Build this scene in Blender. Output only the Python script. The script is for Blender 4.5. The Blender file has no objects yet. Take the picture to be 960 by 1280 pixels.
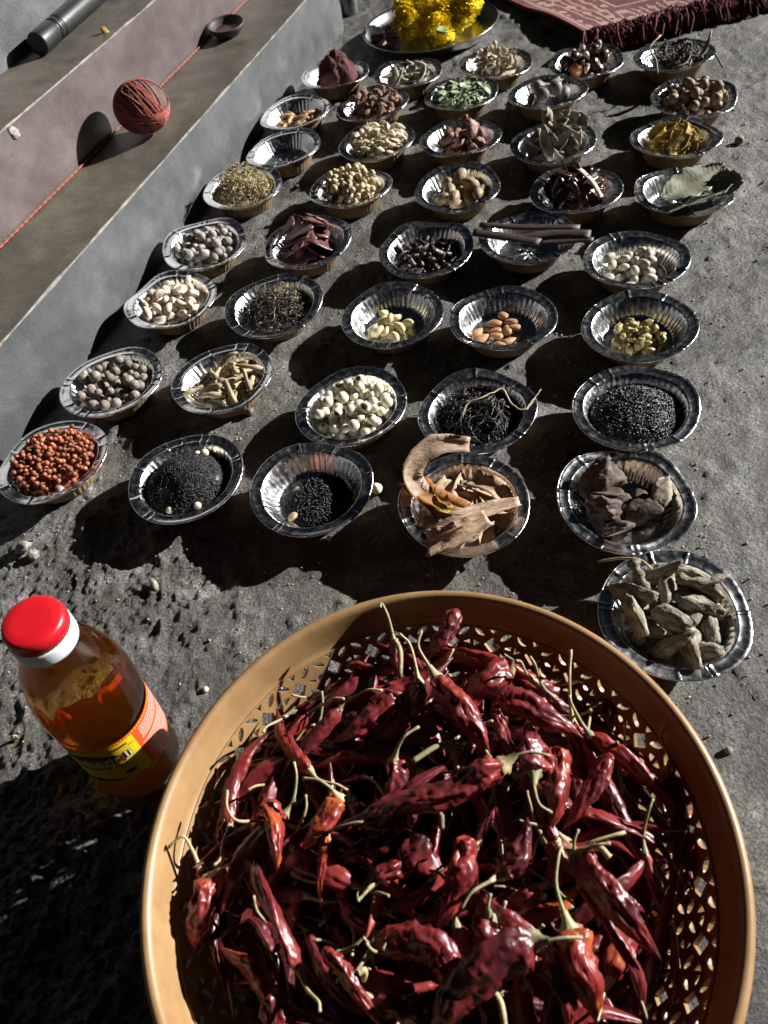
import bpy, bmesh, math, random
import numpy as np
from mathutils import Vector, Matrix, Euler, noise
from mathutils.geometry import delaunay_2d_cdt
R_ = math.radians
PI = math.pi
SC = bpy.context.scene
COL = SC.collection
rnd = random.Random(11)

# ------------------------------------------------------------------ camera
F_PX, PITCH, ROLL, CAM_H = 941.13, 0.89030, -0.22687, 0.6195
_f = Vector((0, math.cos(PITCH), -math.sin(PITCH)))
_u = Vector((0, math.sin(PITCH), math.cos(PITCH)))
_r = Vector((1, 0, 0))
_R = _r * math.cos(ROLL) + _u * math.sin(ROLL)
_U = -_r * math.sin(ROLL) + _u * math.cos(ROLL)
cam_d = bpy.data.cameras.new('camera')
cam = bpy.data.objects.new('camera', cam_d)
COL.objects.link(cam)
M3 = Matrix((_R, _U, -_f)).transposed()
cam.matrix_world = Matrix.Translation((0, 0, CAM_H)) @ M3.to_4x4()
cam_d.sensor_fit = 'VERTICAL'
cam_d.sensor_height = 36
cam_d.lens = F_PX / 1280 * 36
cam_d.clip_start = 0.01
cam_d.clip_end = 200
cam_d.dof.use_dof = True
cam_d.dof.focus_distance = 0.72
cam_d.dof.aperture_fstop = 11
SC.camera = cam
SC.render.resolution_x = 768
SC.render.resolution_y = 1024

def at(px, py, z=0.0):
    """point of the level plane z seen at pixel (px,py) of the 960x1280 photograph"""
    d = _f + _R * ((px - 480) / F_PX) + _U * ((640 - py) / F_PX)
    t = (z - CAM_H) / d.z
    return Vector((0, 0, CAM_H)) + d * t

# ------------------------------------------------------------------ light: one hard low lamp, night sky
SUN_EL, SHADOW_AZ = R_(23), Vector((-1, -0.21, 0)).normalized()
to_sun = Vector((-SHADOW_AZ.x * math.cos(SUN_EL), -SHADOW_AZ.y * math.cos(SUN_EL), math.sin(SUN_EL)))
sd = bpy.data.lights.new('sun', 'SUN')
sd.energy = 5.0
sd.angle = R_(0.6)
sd.color = (1.0, 0.985, 0.95)
so = bpy.data.objects.new('sun', sd)
so.rotation_euler = to_sun.to_track_quat('Z', 'Y').to_euler()
so.location = (3, 1, 3)
COL.objects.link(so)
W = bpy.data.worlds.new('World')
SC.world = W
W.use_nodes = True
wn = W.node_tree
sky = wn.nodes.new('ShaderNodeTexSky')
sky.sky_type = 'NISHITA'
sky.sun_disc = False
sky.sun_elevation = SUN_EL
sky.sun_rotation = math.atan2(to_sun.x, to_sun.y)
bg = wn.nodes['Background']
bg.inputs['Strength'].default_value = 0.0011
wn.links.new(sky.outputs[0], bg.inputs['Color'])
SC.view_settings.view_transform = 'Standard'
SC.view_settings.look = 'None'
SC.view_settings.exposure = 1.15
SC.view_settings.gamma = 1

# ------------------------------------------------------------------ materials
MATS = {}
def nodes(name):
    m = bpy.data.materials.new(name)
    m.use_nodes = True
    MATS[name] = m
    return m, m.node_tree, m.node_tree.nodes['Principled BSDF']

def mat(name, c1, c2=None, scale=80, rough=0.7, bump=0.0, bscale=None, metallic=0.0, detail=5,
        objrand=0.0, spec=None, stretch=None, rlo=None, trans=0.0, tcol=None, contrast=(0.35, 0.65), sss=0.0, bdist=0.001, coat=0.0):
    m, t, p = nodes(name)
    c2 = c2 or tuple(x * 0.6 for x in c1)
    tc = t.nodes.new('ShaderNodeTexCoord')
    src = tc.outputs['Object']
    if stretch:
        mp = t.nodes.new('ShaderNodeMapping')
        mp.inputs['Scale'].default_value = stretch
        t.links.new(src, mp.inputs['Vector'])
        src = mp.outputs[0]
    n = t.nodes.new('ShaderNodeTexNoise')
    n.inputs['Scale'].default_value = scale
    n.inputs['Detail'].default_value = detail
    t.links.new(src, n.inputs['Vector'])
    r = t.nodes.new('ShaderNodeValToRGB')
    r.color_ramp.elements[0].position = contrast[0]
    r.color_ramp.elements[1].position = contrast[1]
    r.color_ramp.elements[0].color = (*c2, 1)
    r.color_ramp.elements[1].color = (*c1, 1)
    t.links.new(n.outputs['Fac'], r.inputs['Fac'])
    out = r.outputs['Color']
    if objrand:
        oi = t.nodes.new('ShaderNodeObjectInfo')
        mr = t.nodes.new('ShaderNodeMapRange')
        mr.inputs['To Min'].default_value = 1 - objrand
        mr.inputs['To Max'].default_value = 1 + objrand
        t.links.new(oi.outputs['Random'], mr.inputs['Value'])
        h = t.nodes.new('ShaderNodeHueSaturation')
        t.links.new(out, h.inputs['Color'])
        t.links.new(mr.outputs[0], h.inputs['Value'])
        out = h.outputs['Color']
    t.links.new(out, p.inputs['Base Color'])
    p.inputs['Roughness'].default_value = rough
    p.inputs['Metallic'].default_value = metallic
    if rlo is not None:
        mr2 = t.nodes.new('ShaderNodeMapRange')
        mr2.inputs['To Min'].default_value = rlo
        mr2.inputs['To Max'].default_value = rough
        t.links.new(n.outputs['Fac'], mr2.inputs['Value'])
        t.links.new(mr2.outputs[0], p.inputs['Roughness'])
    if spec is not None:
        p.inputs['Specular IOR Level'].default_value = spec
    if coat:
        p.inputs['Coat Weight'].default_value = coat
        p.inputs['Coat Roughness'].default_value = 0.15
    if bump:
        nb = t.nodes.new('ShaderNodeTexNoise')
        nb.inputs['Scale'].default_value = bscale or scale * 3
        nb.inputs['Detail'].default_value = 6
        t.links.new(src, nb.inputs['Vector'])
        b = t.nodes.new('ShaderNodeBump')
        b.inputs['Strength'].default_value = bump
        b.inputs['Distance'].default_value = bdist
        t.links.new(nb.outputs['Fac'], b.inputs['Height'])
        t.links.new(b.outputs[0], p.inputs['Normal'])
    if trans:
        tr = t.nodes.new('ShaderNodeBsdfTranslucent')
        tr.inputs['Color'].default_value = (*(tcol or c1), 1)
        mx = t.nodes.new('ShaderNodeMixShader')
        mx.inputs[0].default_value = trans
        t.links.new(p.outputs[0], mx.inputs[1])
        t.links.new(tr.outputs[0], mx.inputs[2])
        o = t.nodes['Material Output']
        t.links.new(mx.outputs[0], o.inputs['Surface'])
    return m

# ------------------------------------------------------------------ object helpers
def tag(o, label=None, cat=None, group=None, kind=None):
    if label: o['label'] = label
    if cat: o['category'] = cat
    if group: o['group'] = group
    if kind: o['kind'] = kind
    return o

def empty(name, loc=(0, 0, 0), rot=(0, 0, 0)):
    o = bpy.data.objects.new(name, None)
    o.location = loc
    o.rotation_euler = rot
    o.empty_display_size = 0.02
    COL.objects.link(o)
    return o

def put(name, me, loc=(0, 0, 0), rot=None, sc=1.0, parent=None):
    o = bpy.data.objects.new(name, me)
    COL.objects.link(o)
    o.location = loc
    if rot is not None:
        if isinstance(rot, Matrix):
            o.rotation_euler = rot.to_euler()
        else:
            o.rotation_euler = rot
    o.scale = (sc, sc, sc) if isinstance(sc, (int, float)) else sc
    if parent: o.parent = parent
    return o

def mesh(name, V, F, m=None, smooth=True):
    me = bpy.data.meshes.new(name)
    me.from_pydata([tuple(v) for v in V], [], F)
    if smooth: me.polygons.foreach_set('use_smooth', [True] * len(me.polygons))
    if m:
        for x in (m if isinstance(m, (list, tuple)) else [m]): me.materials.append(x)
    me.update()
    return me

class MB:
    def __init__(s): s.V = []; s.F = []
    def add(s, V, F, M=None):
        o = len(s.V)
        s.V += [M @ Vector(v) for v in V] if M is not None else list(V)
        s.F += [tuple(i + o for i in f) for f in F]
    def mesh(s, name, m=None, smooth=True): return mesh(name, s.V, s.F, m, smooth)

def grid_faces(nu, nv, cu=False, cv=False, flip=False):
    F = []
    for i in range(nu if cu else nu - 1):
        for j in range(nv if cv else nv - 1):
            a = i * nv + j; b = ((i + 1) % nu) * nv + j
            c = ((i + 1) % nu) * nv + (j + 1) % nv; d = i * nv + (j + 1) % nv
            F.append((a, d, c, b) if flip else (a, b, c, d))
    return F

def lathe(prof, seg=48):
    V = []
    for i in range(seg):
        a = 2 * PI * i / seg
        for r, z in prof: V.append(Vector((r * math.cos(a), r * math.sin(a), z)))
    return V, grid_faces(seg, len(prof), cu=True)

def frames(pts):
    n = len(pts)
    T = [(pts[min(i + 1, n - 1)] - pts[max(i - 1, 0)]).normalized() for i in range(n)]
    up = Vector((0, 0, 1)) if abs(T[0].z) < 0.9 else Vector((1, 0, 0))
    N = (up - T[0] * up.dot(T[0])).normalized()
    out = []
    for t in T:
        N = (N - t * N.dot(t)).normalized()
        out.append((t, N, t.cross(N)))
    return out

def tube(pts, rad, seg=8, mod=None, flat=1.0, cap=True):
    """rad: list; mod(i,k)->factor"""
    pts = [Vector(p) for p in pts]
    fr = frames(pts)
    V = []
    for i, p in enumerate(pts):
        for k in range(seg):
            a = 2 * PI * k / seg
            f = mod(i, k) if mod else 1
            V.append(p + (fr[i][1] * math.cos(a) * flat + fr[i][2] * math.sin(a)) * rad[i] * f)
    F = grid_faces(len(pts), seg, cv=True)
    if cap:
        V.append(pts[0]); V.append(pts[-1])
        a, b = len(V) - 2, len(V) - 1
        L = (len(pts) - 1) * seg
        for k in range(seg):
            F.append((a, k, (k + 1) % seg))
            F.append((b, L + (k + 1) % seg, L + k))
    return V, F

def bez(P, n):
    """Catmull-Rom through P"""
    P = [Vector(p) for p in P]
    Q = [P[0] * 2 - P[1]] + P + [P[-1] * 2 - P[-2]]
    out = []
    for i in range(n):
        s = i / (n - 1) * (len(P) - 1)
        k = min(int(s), len(P) - 2); t = s - k
        a, b, c, d = Q[k:k + 4]
        out.append(0.5 * ((2 * b) + (c - a) * t + (2 * a - 5 * b + 4 * c - d) * t * t + (3 * b - a - 3 * c + d) * t ** 3))
    return out

def ico(sub, r=1):
    bm = bmesh.new()
    bmesh.ops.create_icosphere(bm, subdivisions=sub, radius=r)
    V = [v.co.copy() for v in bm.verts]; F = [tuple(v.index for v in f.verts) for f in bm.faces]
    bm.free()
    return V, F

def nz(p, s, seed=0.0):
    return noise.noise(Vector((p[0] * s + seed, p[1] * s + seed * 1.7, p[2] * s - seed)))

def np_noise(x, y, cell, seed):
    """value noise on numpy arrays"""
    rs = np.random.RandomState(seed)
    T = rs.rand(256, 256)
    u = x / cell; v = y / cell
    i = np.floor(u).astype(int); j = np.floor(v).astype(int)
    fu = u - i; fv = v - j
    fu = fu * fu * (3 - 2 * fu); fv = fv * fv * (3 - 2 * fv)
    g = lambda a, b: T[a % 256, b % 256]
    return (g(i, j) * (1 - fu) + g(i + 1, j) * fu) * (1 - fv) + (g(i, j + 1) * (1 - fu) + g(i + 1, j + 1) * fu) * fv

# ------------------------------------------------------------------ the ground: one sheet
def spaced(a, b, st, far):
    c = list(np.arange(a, b, st))
    s = st; x = a; lo = []
    while x > -far:
        s *= 1.35; x -= s; lo.append(x)
    s = st; x = c[-1]; hi = []
    while x < far:
        s *= 1.35; x += s; hi.append(x)
    return np.array(lo[::-1] + c + hi)
gx = np.concatenate([spaced(-0.50, -0.20, 0.0019, 30), []]); gx = gx[gx < -0.20]
_g2 = spaced(-0.20, 0.85, 0.0034, 30); gx = np.concatenate([gx, _g2[_g2 >= -0.2001]])
ylo = spaced(0.02, 0.62, 0.0020, 30); ylo = ylo[ylo < 0.62]
ymi = spaced(0.62, 0.80, 0.0030, 30); ymi = ymi[(ymi >= 0.6199) & (ymi < 0.80)]; ylo = np.concatenate([ylo, ymi])
yhi = spaced(0.80, 2.3, 0.0060, 30); yhi = yhi[yhi >= 0.7999]
gy = np.concatenate([ylo, yhi])
GX, GY = np.meshgrid(gx, gy, indexing='ij')
def rough_mask(x, y):
    m = 1 / (1 + np.exp((x + 0.225 + 0.16 * (np_noise(x, y, 0.09, 3) - 0.5)) / 0.045)) / (1 + np.exp((y - 0.60) / 0.05))
    return np.clip(m, 0, 1)
def ground_h(x, y):
    m = rough_mask(x, y)
    h = 0.004 * (np_noise(x, y, 0.16, 1) - 0.5) + 0.0018 * (np_noise(x, y, 0.05, 2) - 0.5)
    h += 0.0026 * (np_noise(x, y, 0.023, 4) - 0.5) + 0.0024 * (np_noise(x, y, 0.0105, 5) - 0.5) + 0.0034 * np_noise(x + 7, y, 0.013, 15) ** 4
    pit = np_noise(x, y, 0.024, 6) * np_noise(x, y, 0.011, 7)
    h -= (1 - m) * 0.0018 * np.clip(pit - 0.62, 0, 1) / 0.38 * 2
    grain = np.clip(np_noise(x, y, 0.0075, 8) - 0.62, 0, 1) * 0.0035
    h += grain * (0.25 + 0.75 * np_noise(x, y, 0.12, 9))
    h += m * (0.006 * (np_noise(x, y, 0.030, 10) - 0.5) + 0.0030 * np_noise(x, y, 0.0075, 11) ** 3 + 0.0036 * np_noise(x, y, 0.0046, 12) ** 3 - .002 + 0.0026 * (np_noise(x + 3, y + 1, 0.0028, 13) - 0.5) + 0.010 * np.clip(np_noise(x, y, 0.010, 14) - 0.70, 0, 1))
    fade = np.clip((6 - np.abs(x)) / 3, 0, 1) * np.clip((6 - np.abs(y)) / 3, 0, 1)
    return h * fade
GZ = ground_h(GX, GY)
me = bpy.data.meshes.new('ground')
nxg, nyg = GX.shape
co = np.stack([GX, GY, GZ], -1).reshape(-1, 3)
idx = np.arange(nxg * nyg).reshape(nxg, nyg)
quads = np.stack([idx[:-1, :-1], idx[1:, :-1], idx[1:, 1:], idx[:-1, 1:]], -1).reshape(-1, 4)
me.vertices.add(len(co)); me.vertices.foreach_set('co', co.ravel())
me.loops.add(quads.size); me.loops.foreach_set('vertex_index', quads.ravel())
me.polygons.add(len(quads)); me.polygons.foreach_set('loop_start', np.arange(0, quads.size, 4))
me.polygons.foreach_set('loop_total', np.full(len(quads), 4)); me.polygons.foreach_set('use_smooth', np.ones(len(quads), bool))
me.update(calc_edges=True)

def concrete(name, cols, scale=9, bump=0.6, fine=420, bdist=0.0012, streak=None, speck=0.5, stain=4.0, stlo=0.80):
    """cols: 3 colours dark, mid, light"""
    m, t, p = nodes(name)
    tc = t.nodes.new('ShaderNodeTexCoord')
    src = tc.outputs['Object']
    mp = t.nodes.new('ShaderNodeMapping')
    if streak: mp.inputs['Scale'].default_value = streak
    t.links.new(src, mp.inputs[0])
    n1 = t.nodes.new('ShaderNodeTexNoise'); n1.inputs['Scale'].default_value = scale; n1.inputs['Detail'].default_value = 9; n1.inputs['Roughness'].default_value = 0.68
    t.links.new(mp.outputs[0], n1.inputs['Vector'])
    r = t.nodes.new('ShaderNodeValToRGB')
    e = r.color_ramp.elements
    e[0].position = 0.32; e[0].color = (*cols[0], 1); e[1].position = 0.70; e[1].color = (*cols[2], 1)
    k = e.new(0.5); k.color = (*cols[1], 1)
    t.links.new(n1.outputs['Fac'], r.inputs[0])
    # fine pale and dark grains of sand in the cement
    n2 = t.nodes.new('ShaderNodeTexNoise'); n2.inputs['Scale'].default_value = fine; n2.inputs['Detail'].default_value = 4
    t.links.new(src, n2.inputs['Vector'])
    r2 = t.nodes.new('ShaderNodeMapRange'); r2.inputs['From Min'].default_value = 0.3; r2.inputs['From Max'].default_value = 0.7
    r2.inputs['To Min'].default_value = 1 - speck; r2.inputs['To Max'].default_value = 1 + speck
    t.links.new(n2.outputs['Fac'], r2.inputs['Value'])
    mu = t.nodes.new('ShaderNodeVectorMath'); mu.operation = 'SCALE'
    t.links.new(r.outputs[0], mu.inputs[0]); t.links.new(r2.outputs[0], mu.inputs['Scale'])
    t.links.new(mu.outputs[0], p.inputs['Base Color'])
    p.inputs['Roughness'].default_value = 0.54
    p.inputs['Specular IOR Level'].default_value = 0.5
    # broad old stains
    n4 = t.nodes.new('ShaderNodeTexNoise'); n4.inputs['Scale'].default_value = stain; n4.inputs['Detail'].default_value = 10; n4.inputs['Roughness'].default_value = 0.72; n4.inputs['Distortion'].default_value = 1.2
    t.links.new(src, n4.inputs['Vector'])
    r4 = t.nodes.new('ShaderNodeMapRange'); r4.inputs['From Min'].default_value = 0.36; r4.inputs['From Max'].default_value = 0.60
    r4.inputs['To Min'].default_value = stlo; r4.inputs['To Max'].default_value = 1.12
    t.links.new(n4.outputs['Fac'], r4.inputs['Value'])
    mu2 = t.nodes.new('ShaderNodeVectorMath'); mu2.operation = 'SCALE'
    t.links.new(mu.outputs[0], mu2.inputs[0]); t.links.new(r4.outputs[0], mu2.inputs['Scale']); t.links.new(mu2.outputs[0], p.inputs['Base Color'])
    n3 = t.nodes.new('ShaderNodeTexNoise'); n3.inputs['Scale'].default_value = fine * 0.45; n3.inputs['Detail'].default_value = 8; n3.inputs['Roughness'].default_value = 0.7
    t.links.new(src, n3.inputs['Vector'])
    b = t.nodes.new('ShaderNodeBump'); b.inputs['Strength'].default_value = bump; b.inputs['Distance'].default_value = bdist
    t.links.new(n3.outputs['Fac'], b.inputs['Height']); t.links.new(b.outputs[0], p.inputs['Normal'])
    return m
m_ground = concrete('rough_cement', ((0.050, 0.045, 0.036), (0.108, 0.101, 0.089), (0.23, 0.226, 0.216)), scale=16, bump=1.0, fine=430, bdist=0.0050, speck=0.75, stain=5.5, stlo=0.46)
me.materials.append(m_ground)
g = bpy.data.objects.new('ground', me); COL.objects.link(g)
tag(g, kind='structure')

def gz(x, y):
    return float(ground_h(np.array([x]), np.array([y]))[0])

# ------------------------------------------------------------------ concrete steps on the left
UX = Vector((0.460, 0.888, 0)).normalized(); NX = Vector((-UX.y, UX.x, 0))
end_p = at(427, 37, 0.0)
U_END = end_p.dot(UX); U_START = -0.55
N0, Z1 = 0.715, 0.114
N1, Z2 = 0.851, 0.2216
pz = at(0, 94, Z2); N2 = pz.dot(NX)
N2 = max(N2, 0.97)
Z3 = 0.34
def sp(u, n, z): return UX * u + NX * n + Vector((0, 0, z))
def slab(name, p00, p10, p11, p01, m, nu, nv, amp, seed, parent):
    V = []
    nrm = (p10 - p00).cross(p01 - p00).normalized()
    for i in range(nu):
        for j in range(nv):
            s, t = i / (nu - 1), j / (nv - 1)
            p = p00.lerp(p10, s).lerp(p01.lerp(p11, s), t)
            edge = min(1, 6 * min(t, 1 - t))
            d = (noise.noise(p * 9 + Vector((seed, 0, 0))) * 1.0 + noise.noise(p * 40) * 0.35) * amp
            d2 = noise.noise(p * 14 + Vector((seed + 5, 0, 0))) * amp * 0.8 + noise.noise(p * 70) * amp * 0.35
            V.append(p + nrm * d * (0.45 + 0.55 * edge) + (p01 - p00).normalized() * d2 * (0 if 0.0 < t < 1 else 0.0))
    o = put(name, mesh(name, V, grid_faces(nu, nv), m), parent=parent)
    return o
m_r1 = concrete('grey_plaster', ((0.040, 0.043, 0.046), (0.060, 0.063, 0.067), (0.100, 0.103, 0.107)), scale=11, bump=1.0, fine=380, bdist=0.0006, speck=0.22)
m_t1 = concrete('brown_cement', ((0.060, 0.050, 0.037), (0.083, 0.071, 0.053), (0.125, 0.110, 0.086)), scale=14, bump=0.6, fine=400, bdist=0.001, speck=0.3)
m_r2 = concrete('mauve_stained_plaster', ((0.052, 0.036, 0.035), (0.074, 0.054, 0.052), (0.105, 0.085, 0.080)), scale=9, bump=0.4, fine=380, bdist=0.0006, speck=0.2)
steps = empty('steps', sp(0.6, N0, 0)); tag(steps, kind='structure')
steps_inv = Matrix.Translation(-steps.location)
def stp(name, a, b, c, d, m, nu, nv, amp, seed):
    o = slab(name, a, b, c, d, m, nu, nv, amp, seed, steps)
    o.data.transform(steps_inv)
    return o
W_ = 0.003
for (n_, za, zb, m, sd_) in ((N0, -0.01, Z1, m_r1, 1), (N1, Z1 - 0.003, Z2, m_r2, 2), (N2, Z2 - 0.003, Z3, m_r1, 3)):
    stp('riser', sp(U_END, n_, za), sp(U_START, n_, za), sp(U_START, n_ + 0.002, zb), sp(U_END, n_ + 0.002, zb), m, 420, 30, 0.0030, sd_)
for (na, nb, z, m, sd_) in ((N0 + 0.002, N1 + 0.004, Z1, m_t1, 4), (N1 + 0.002, N2 + 0.004, Z2, m_t1, 5), (N2 + 0.002, N2 + 1.2, Z3, m_t1, 6)):
    stp('tread', sp(U_END, na, z), sp(U_START, na, z), sp(U_START, nb, z), sp(U_END, nb, z), m, 420, 26 if sd_ < 6 else 8, 0.0028, sd_)
# the end wall of the flight
def endpoly():
    V = [sp(U_END + .001, N0, -0.01), sp(U_END + .001, N0 + .002, Z1), sp(U_END + .001, N1, Z1), sp(U_END + .001, N1 + .002, Z2), sp(U_END + .001, N2, Z2), sp(U_END + .001, N2 + .002, Z3), sp(U_END + .001, N2 + 1.2, Z3), sp(U_END + .001, N2 + 1.2, -0.01)]
    F = [(0, 1, 2, 7), (2, 3, 4, 7), (4, 5, 6, 7)]
    return mesh('end_wall', [v - steps.location for v in V], F, m_r1, False)
put('end_wall', endpoly(), parent=steps)
# thin pale worn edge of cement along each nosing
m_edge = mat('worn_cement_edge', (0.28, 0.26, 0.23), (0.12, 0.11, 0.09), scale=60, rough=0.85, bump=0.5)
for n_, z in ((N0, Z1), (N1, Z2)):
    pts = []; rad = []
    for i in range(220):
        u = U_START + (U_END - U_START) * i / 219
        w = noise.noise(Vector((u * 18, n_, 3)))
        pts.append(sp(u, n_ + 0.0018 + 0.0008 * w, z - 0.0012) - steps.location); rad.append(max(.0004, 0.0016 + 0.0022 * w))
    V, F = tube(pts, rad, 6)
    put('nosing', mesh('nosing', V, F, m_edge), parent=steps)

# ------------------------------------------------------------------ foil bowls
m_foil = None
def foil_mat():
    m, t, p = nodes('silver_foil')
    p.inputs['Base Color'].default_value = (0.90, 0.91, 0.93, 1)
    p.inputs['Metallic'].default_value = 1
    tc = t.nodes.new('ShaderNodeTexCoord')
    n = t.nodes.new('ShaderNodeTexNoise'); n.inputs['Scale'].default_value = 160; n.inputs['Detail'].default_value = 4
    t.links.new(tc.outputs['Object'], n.inputs['Vector'])
    v = t.nodes.new('ShaderNodeTexVoronoi'); v.feature = 'DISTANCE_TO_EDGE'; v.inputs['Scale'].default_value = 120
    t.links.new(tc.outputs['Object'], v.inputs['Vector'])
    ad = t.nodes.new('ShaderNodeMath'); ad.operation = 'MULTIPLY_ADD'; ad.inputs[1].default_value = 0.35
    t.links.new(v.outputs[0], ad.inputs[0]); t.links.new(n.outputs['Fac'], ad.inputs[2])
    b = t.nodes.new('ShaderNodeBump'); b.inputs['Strength'].default_value = 0.17; b.inputs['Distance'].default_value = 0.0010
    t.links.new(ad.outputs[0], b.inputs['Height']); t.links.new(b.outputs[0], p.inputs['Normal'])
    mr = t.nodes.new('ShaderNodeMapRange'); mr.inputs['From Min'].default_value = 0.3; mr.inputs['From Max'].default_value = 0.7; mr.inputs['To Min'].default_value = 0.15; mr.inputs['To Max'].default_value = 0.30
    t.links.new(n.outputs['Fac'], mr.inputs['Value']); t.links.new(mr.outputs[0], p.inputs['Roughness'])
    return m
m_foil = foil_mat()
m_kraft = mat('kraft_paper', (0.25, 0.165, 0.075), (0.15, 0.10, 0.045), scale=50, rough=0.8, bump=0.3)
BOWL_R, BASE_R, RIM_Z = 0.064, 0.039, 0.032
def bowl_meshes(seed):
    rr = random.Random(seed)
    seg = 264
    creases = [(rr.uniform(0, 2 * PI), rr.uniform(.5, 1.5)) for _ in range(11)]
    squash = 1 + rr.uniform(-0.02, 0.02); sq_a = rr.uniform(0, PI)
    rimw = [rr.uniform(-1, 1) for _ in range(4)]
    # profile: (t) radius, z, flute amount, crinkle
    prof = [(0.0, 0.0022, 0, 0.2), (0.012, 0.0021, 0, .5), (0.024, 0.0020, 0, .5), (0.034, 0.0020, .1, .5), (0.0378, 0.0024, .2, .3), (0.0398, 0.0040, .6, .2),
            (0.0420, 0.0085, 1, .2), (0.0448, 0.0150, 1, .2), (0.0476, 0.0215, .9, .2), (0.0500, 0.0265, .7, .2),
            (0.0515, 0.0293, .3, .2), (0.0524, 0.0306, .1, .4), (0.0532, 0.0312, .1, .4), (0.0545, 0.0306, .1, .7), (0.0580, 0.0311, .1, .7), (0.0612, 0.0314, .1, .7), (0.0630, 0.0324, .1, .4), (0.0640, 0.0316, .1, .3)]
    ph = rr.uniform(0, 9)
    def warp(a, r, z, fl, cr):
        f = math.cos(a * 44 + ph + .8 * math.sin(a * 5)) * 0.00062 * fl * (.55 + .8 * noise.noise(Vector((a * 2.2, seed, r * 40))))
        wob = 0
        for k, w in enumerate(rimw): wob += w * math.cos((k + 2) * a + k * 1.3 + ph) * (r / BOWL_R) ** 3
        rr_ = r + f + wob * 0.0011
        c = 0
        for q, ca in creases:
            d = abs((a - q + PI) % (2 * PI) - PI) * r
            if r > 0.049 and d < 0.0015: c += (1 - d / 0.0015) * 0.0013 * ca
        z2 = z + c + wob * 0.0017 + cr * 0.00035 * noise.noise(Vector((r * 120 * math.cos(a), r * 120 * math.sin(a), seed * 3.1)))
        s = 1 + (squash - 1) * math.cos(2 * (a - sq_a))
        return Vector((rr_ * s * math.cos(a), rr_ * s * math.sin(a), z2))
    V = []
    for i in range(seg):
        a = 2 * PI * i / seg
        for (r, z, fl, cr) in prof[1:]: V.append(warp(a, r, (.0072 + z * .7647 if z < .0306 else z), fl, cr))
    npf = len(prof) - 1
    F = grid_faces(seg, npf, cu=True)
    V.append(Vector((0, 0, .0072 + prof[0][1] * .7647))); c = len(V) - 1
    for i in range(seg): F.append((c, i * npf, ((i + 1) % seg) * npf))
    lining = mesh('foil_lining', V, F, m_foil)
    # outer paper shell, 0.8 mm outside
    V = []; op = [(0.0635, 0.0306), (0.0580, 0.0300), (0.0540, 0.0295), (0.0526, 0.0280), (0.0508, 0.0255), (0.0486, 0.0205), (0.0457, 0.0140), (0.0429, 0.0075), (0.0408, 0.0030), (0.0392, 0.0008), (0.036, 0.0), (0.018, 0.0)]
    for i in range(seg):
        a = 2 * PI * i / seg
        for (r, z) in op: V.append(warp(a, r, z, 0.9 if 0.04 < r < 0.05 else 0.1, 0.1) + (Vector((0, 0, -0.0007)) if r > .045 else Vector((0, 0, 0))))
    F = grid_faces(seg, len(op), cu=True, flip=False)
    V.append(Vector((0, 0, 0))); c = len(V) - 1
    for i in range(seg): F.append((c, ((i + 1) % seg) * len(op) + len(op) - 1, i * len(op) + len(op) - 1))
    shell = mesh('paper_shell', V, F, m_kraft)
    # the rolled edge
    pts = [warp(2 * PI * i / seg, 0.0638, 0.0315, .1, .3) for i in range(seg)]
    V = []
    for i in range(seg):
        a = 2 * PI * i / seg; n = Vector((math.cos(a), math.sin(a), 0))
        for k in range(6):
            b = 2 * PI * k / 6
            V.append(pts[i] + n * math.cos(b) * 0.0009 + Vector((0, 0, math.sin(b) * 0.0009)))
    rim = mesh('rolled_rim', V, grid_faces(seg, 6, cu=True, cv=True), m_foil)
    return lining, shell, rim
BM_ = [bowl_meshes(s) for s in range(7)]
BOWLS = {1: (-.3591, .6586), 2: (-.2030, .5845), 3: (-.0692, .5289), 4: (.0785, .4634), 5: (.2273, .4253), 6: (.2196, .2945), 7: (-.2964, .7776), 8: (-.1545, .7350), 9: (-.0083, .6373), 10: (.1233, .5839), 11: (.2830, .5358), 12: (-.2212, .9276), 13: (-.0801, .8623), 14: (.0659, .7850), 15: (.1927, .7249), 16: (.3360, .6584), 17: (-.1711, 1.0496), 18: (-.0190, .9928), 19: (.1366, .9087), 20: (.2714, .8783), 21: (.3807, .7818), 22: (-.1044, 1.1937), 23: (.0614, 1.1151), 24: (.2137, 1.0443), 25: (.3665, .9651), 26: (.4955, .9035), 27: (-.0266, 1.2869), 28: (.1263, 1.2417), 29: (.2534, 1.1885), 30: (.3815, 1.1102), 31: (.5443, 1.0441), 32: (.0059, 1.4149), 33: (.1426, 1.3760), 34: (.2907, 1.3400), 35: (.4241, 1.2723), 36: (.6179, 1.1495), 37: (.0955, 1.5371), 38: (.2218, 1.4704), 39: (.3754, 1.4268), 40: (.5184, 1.3553), 41: (.6556, 1.3027)}
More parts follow.
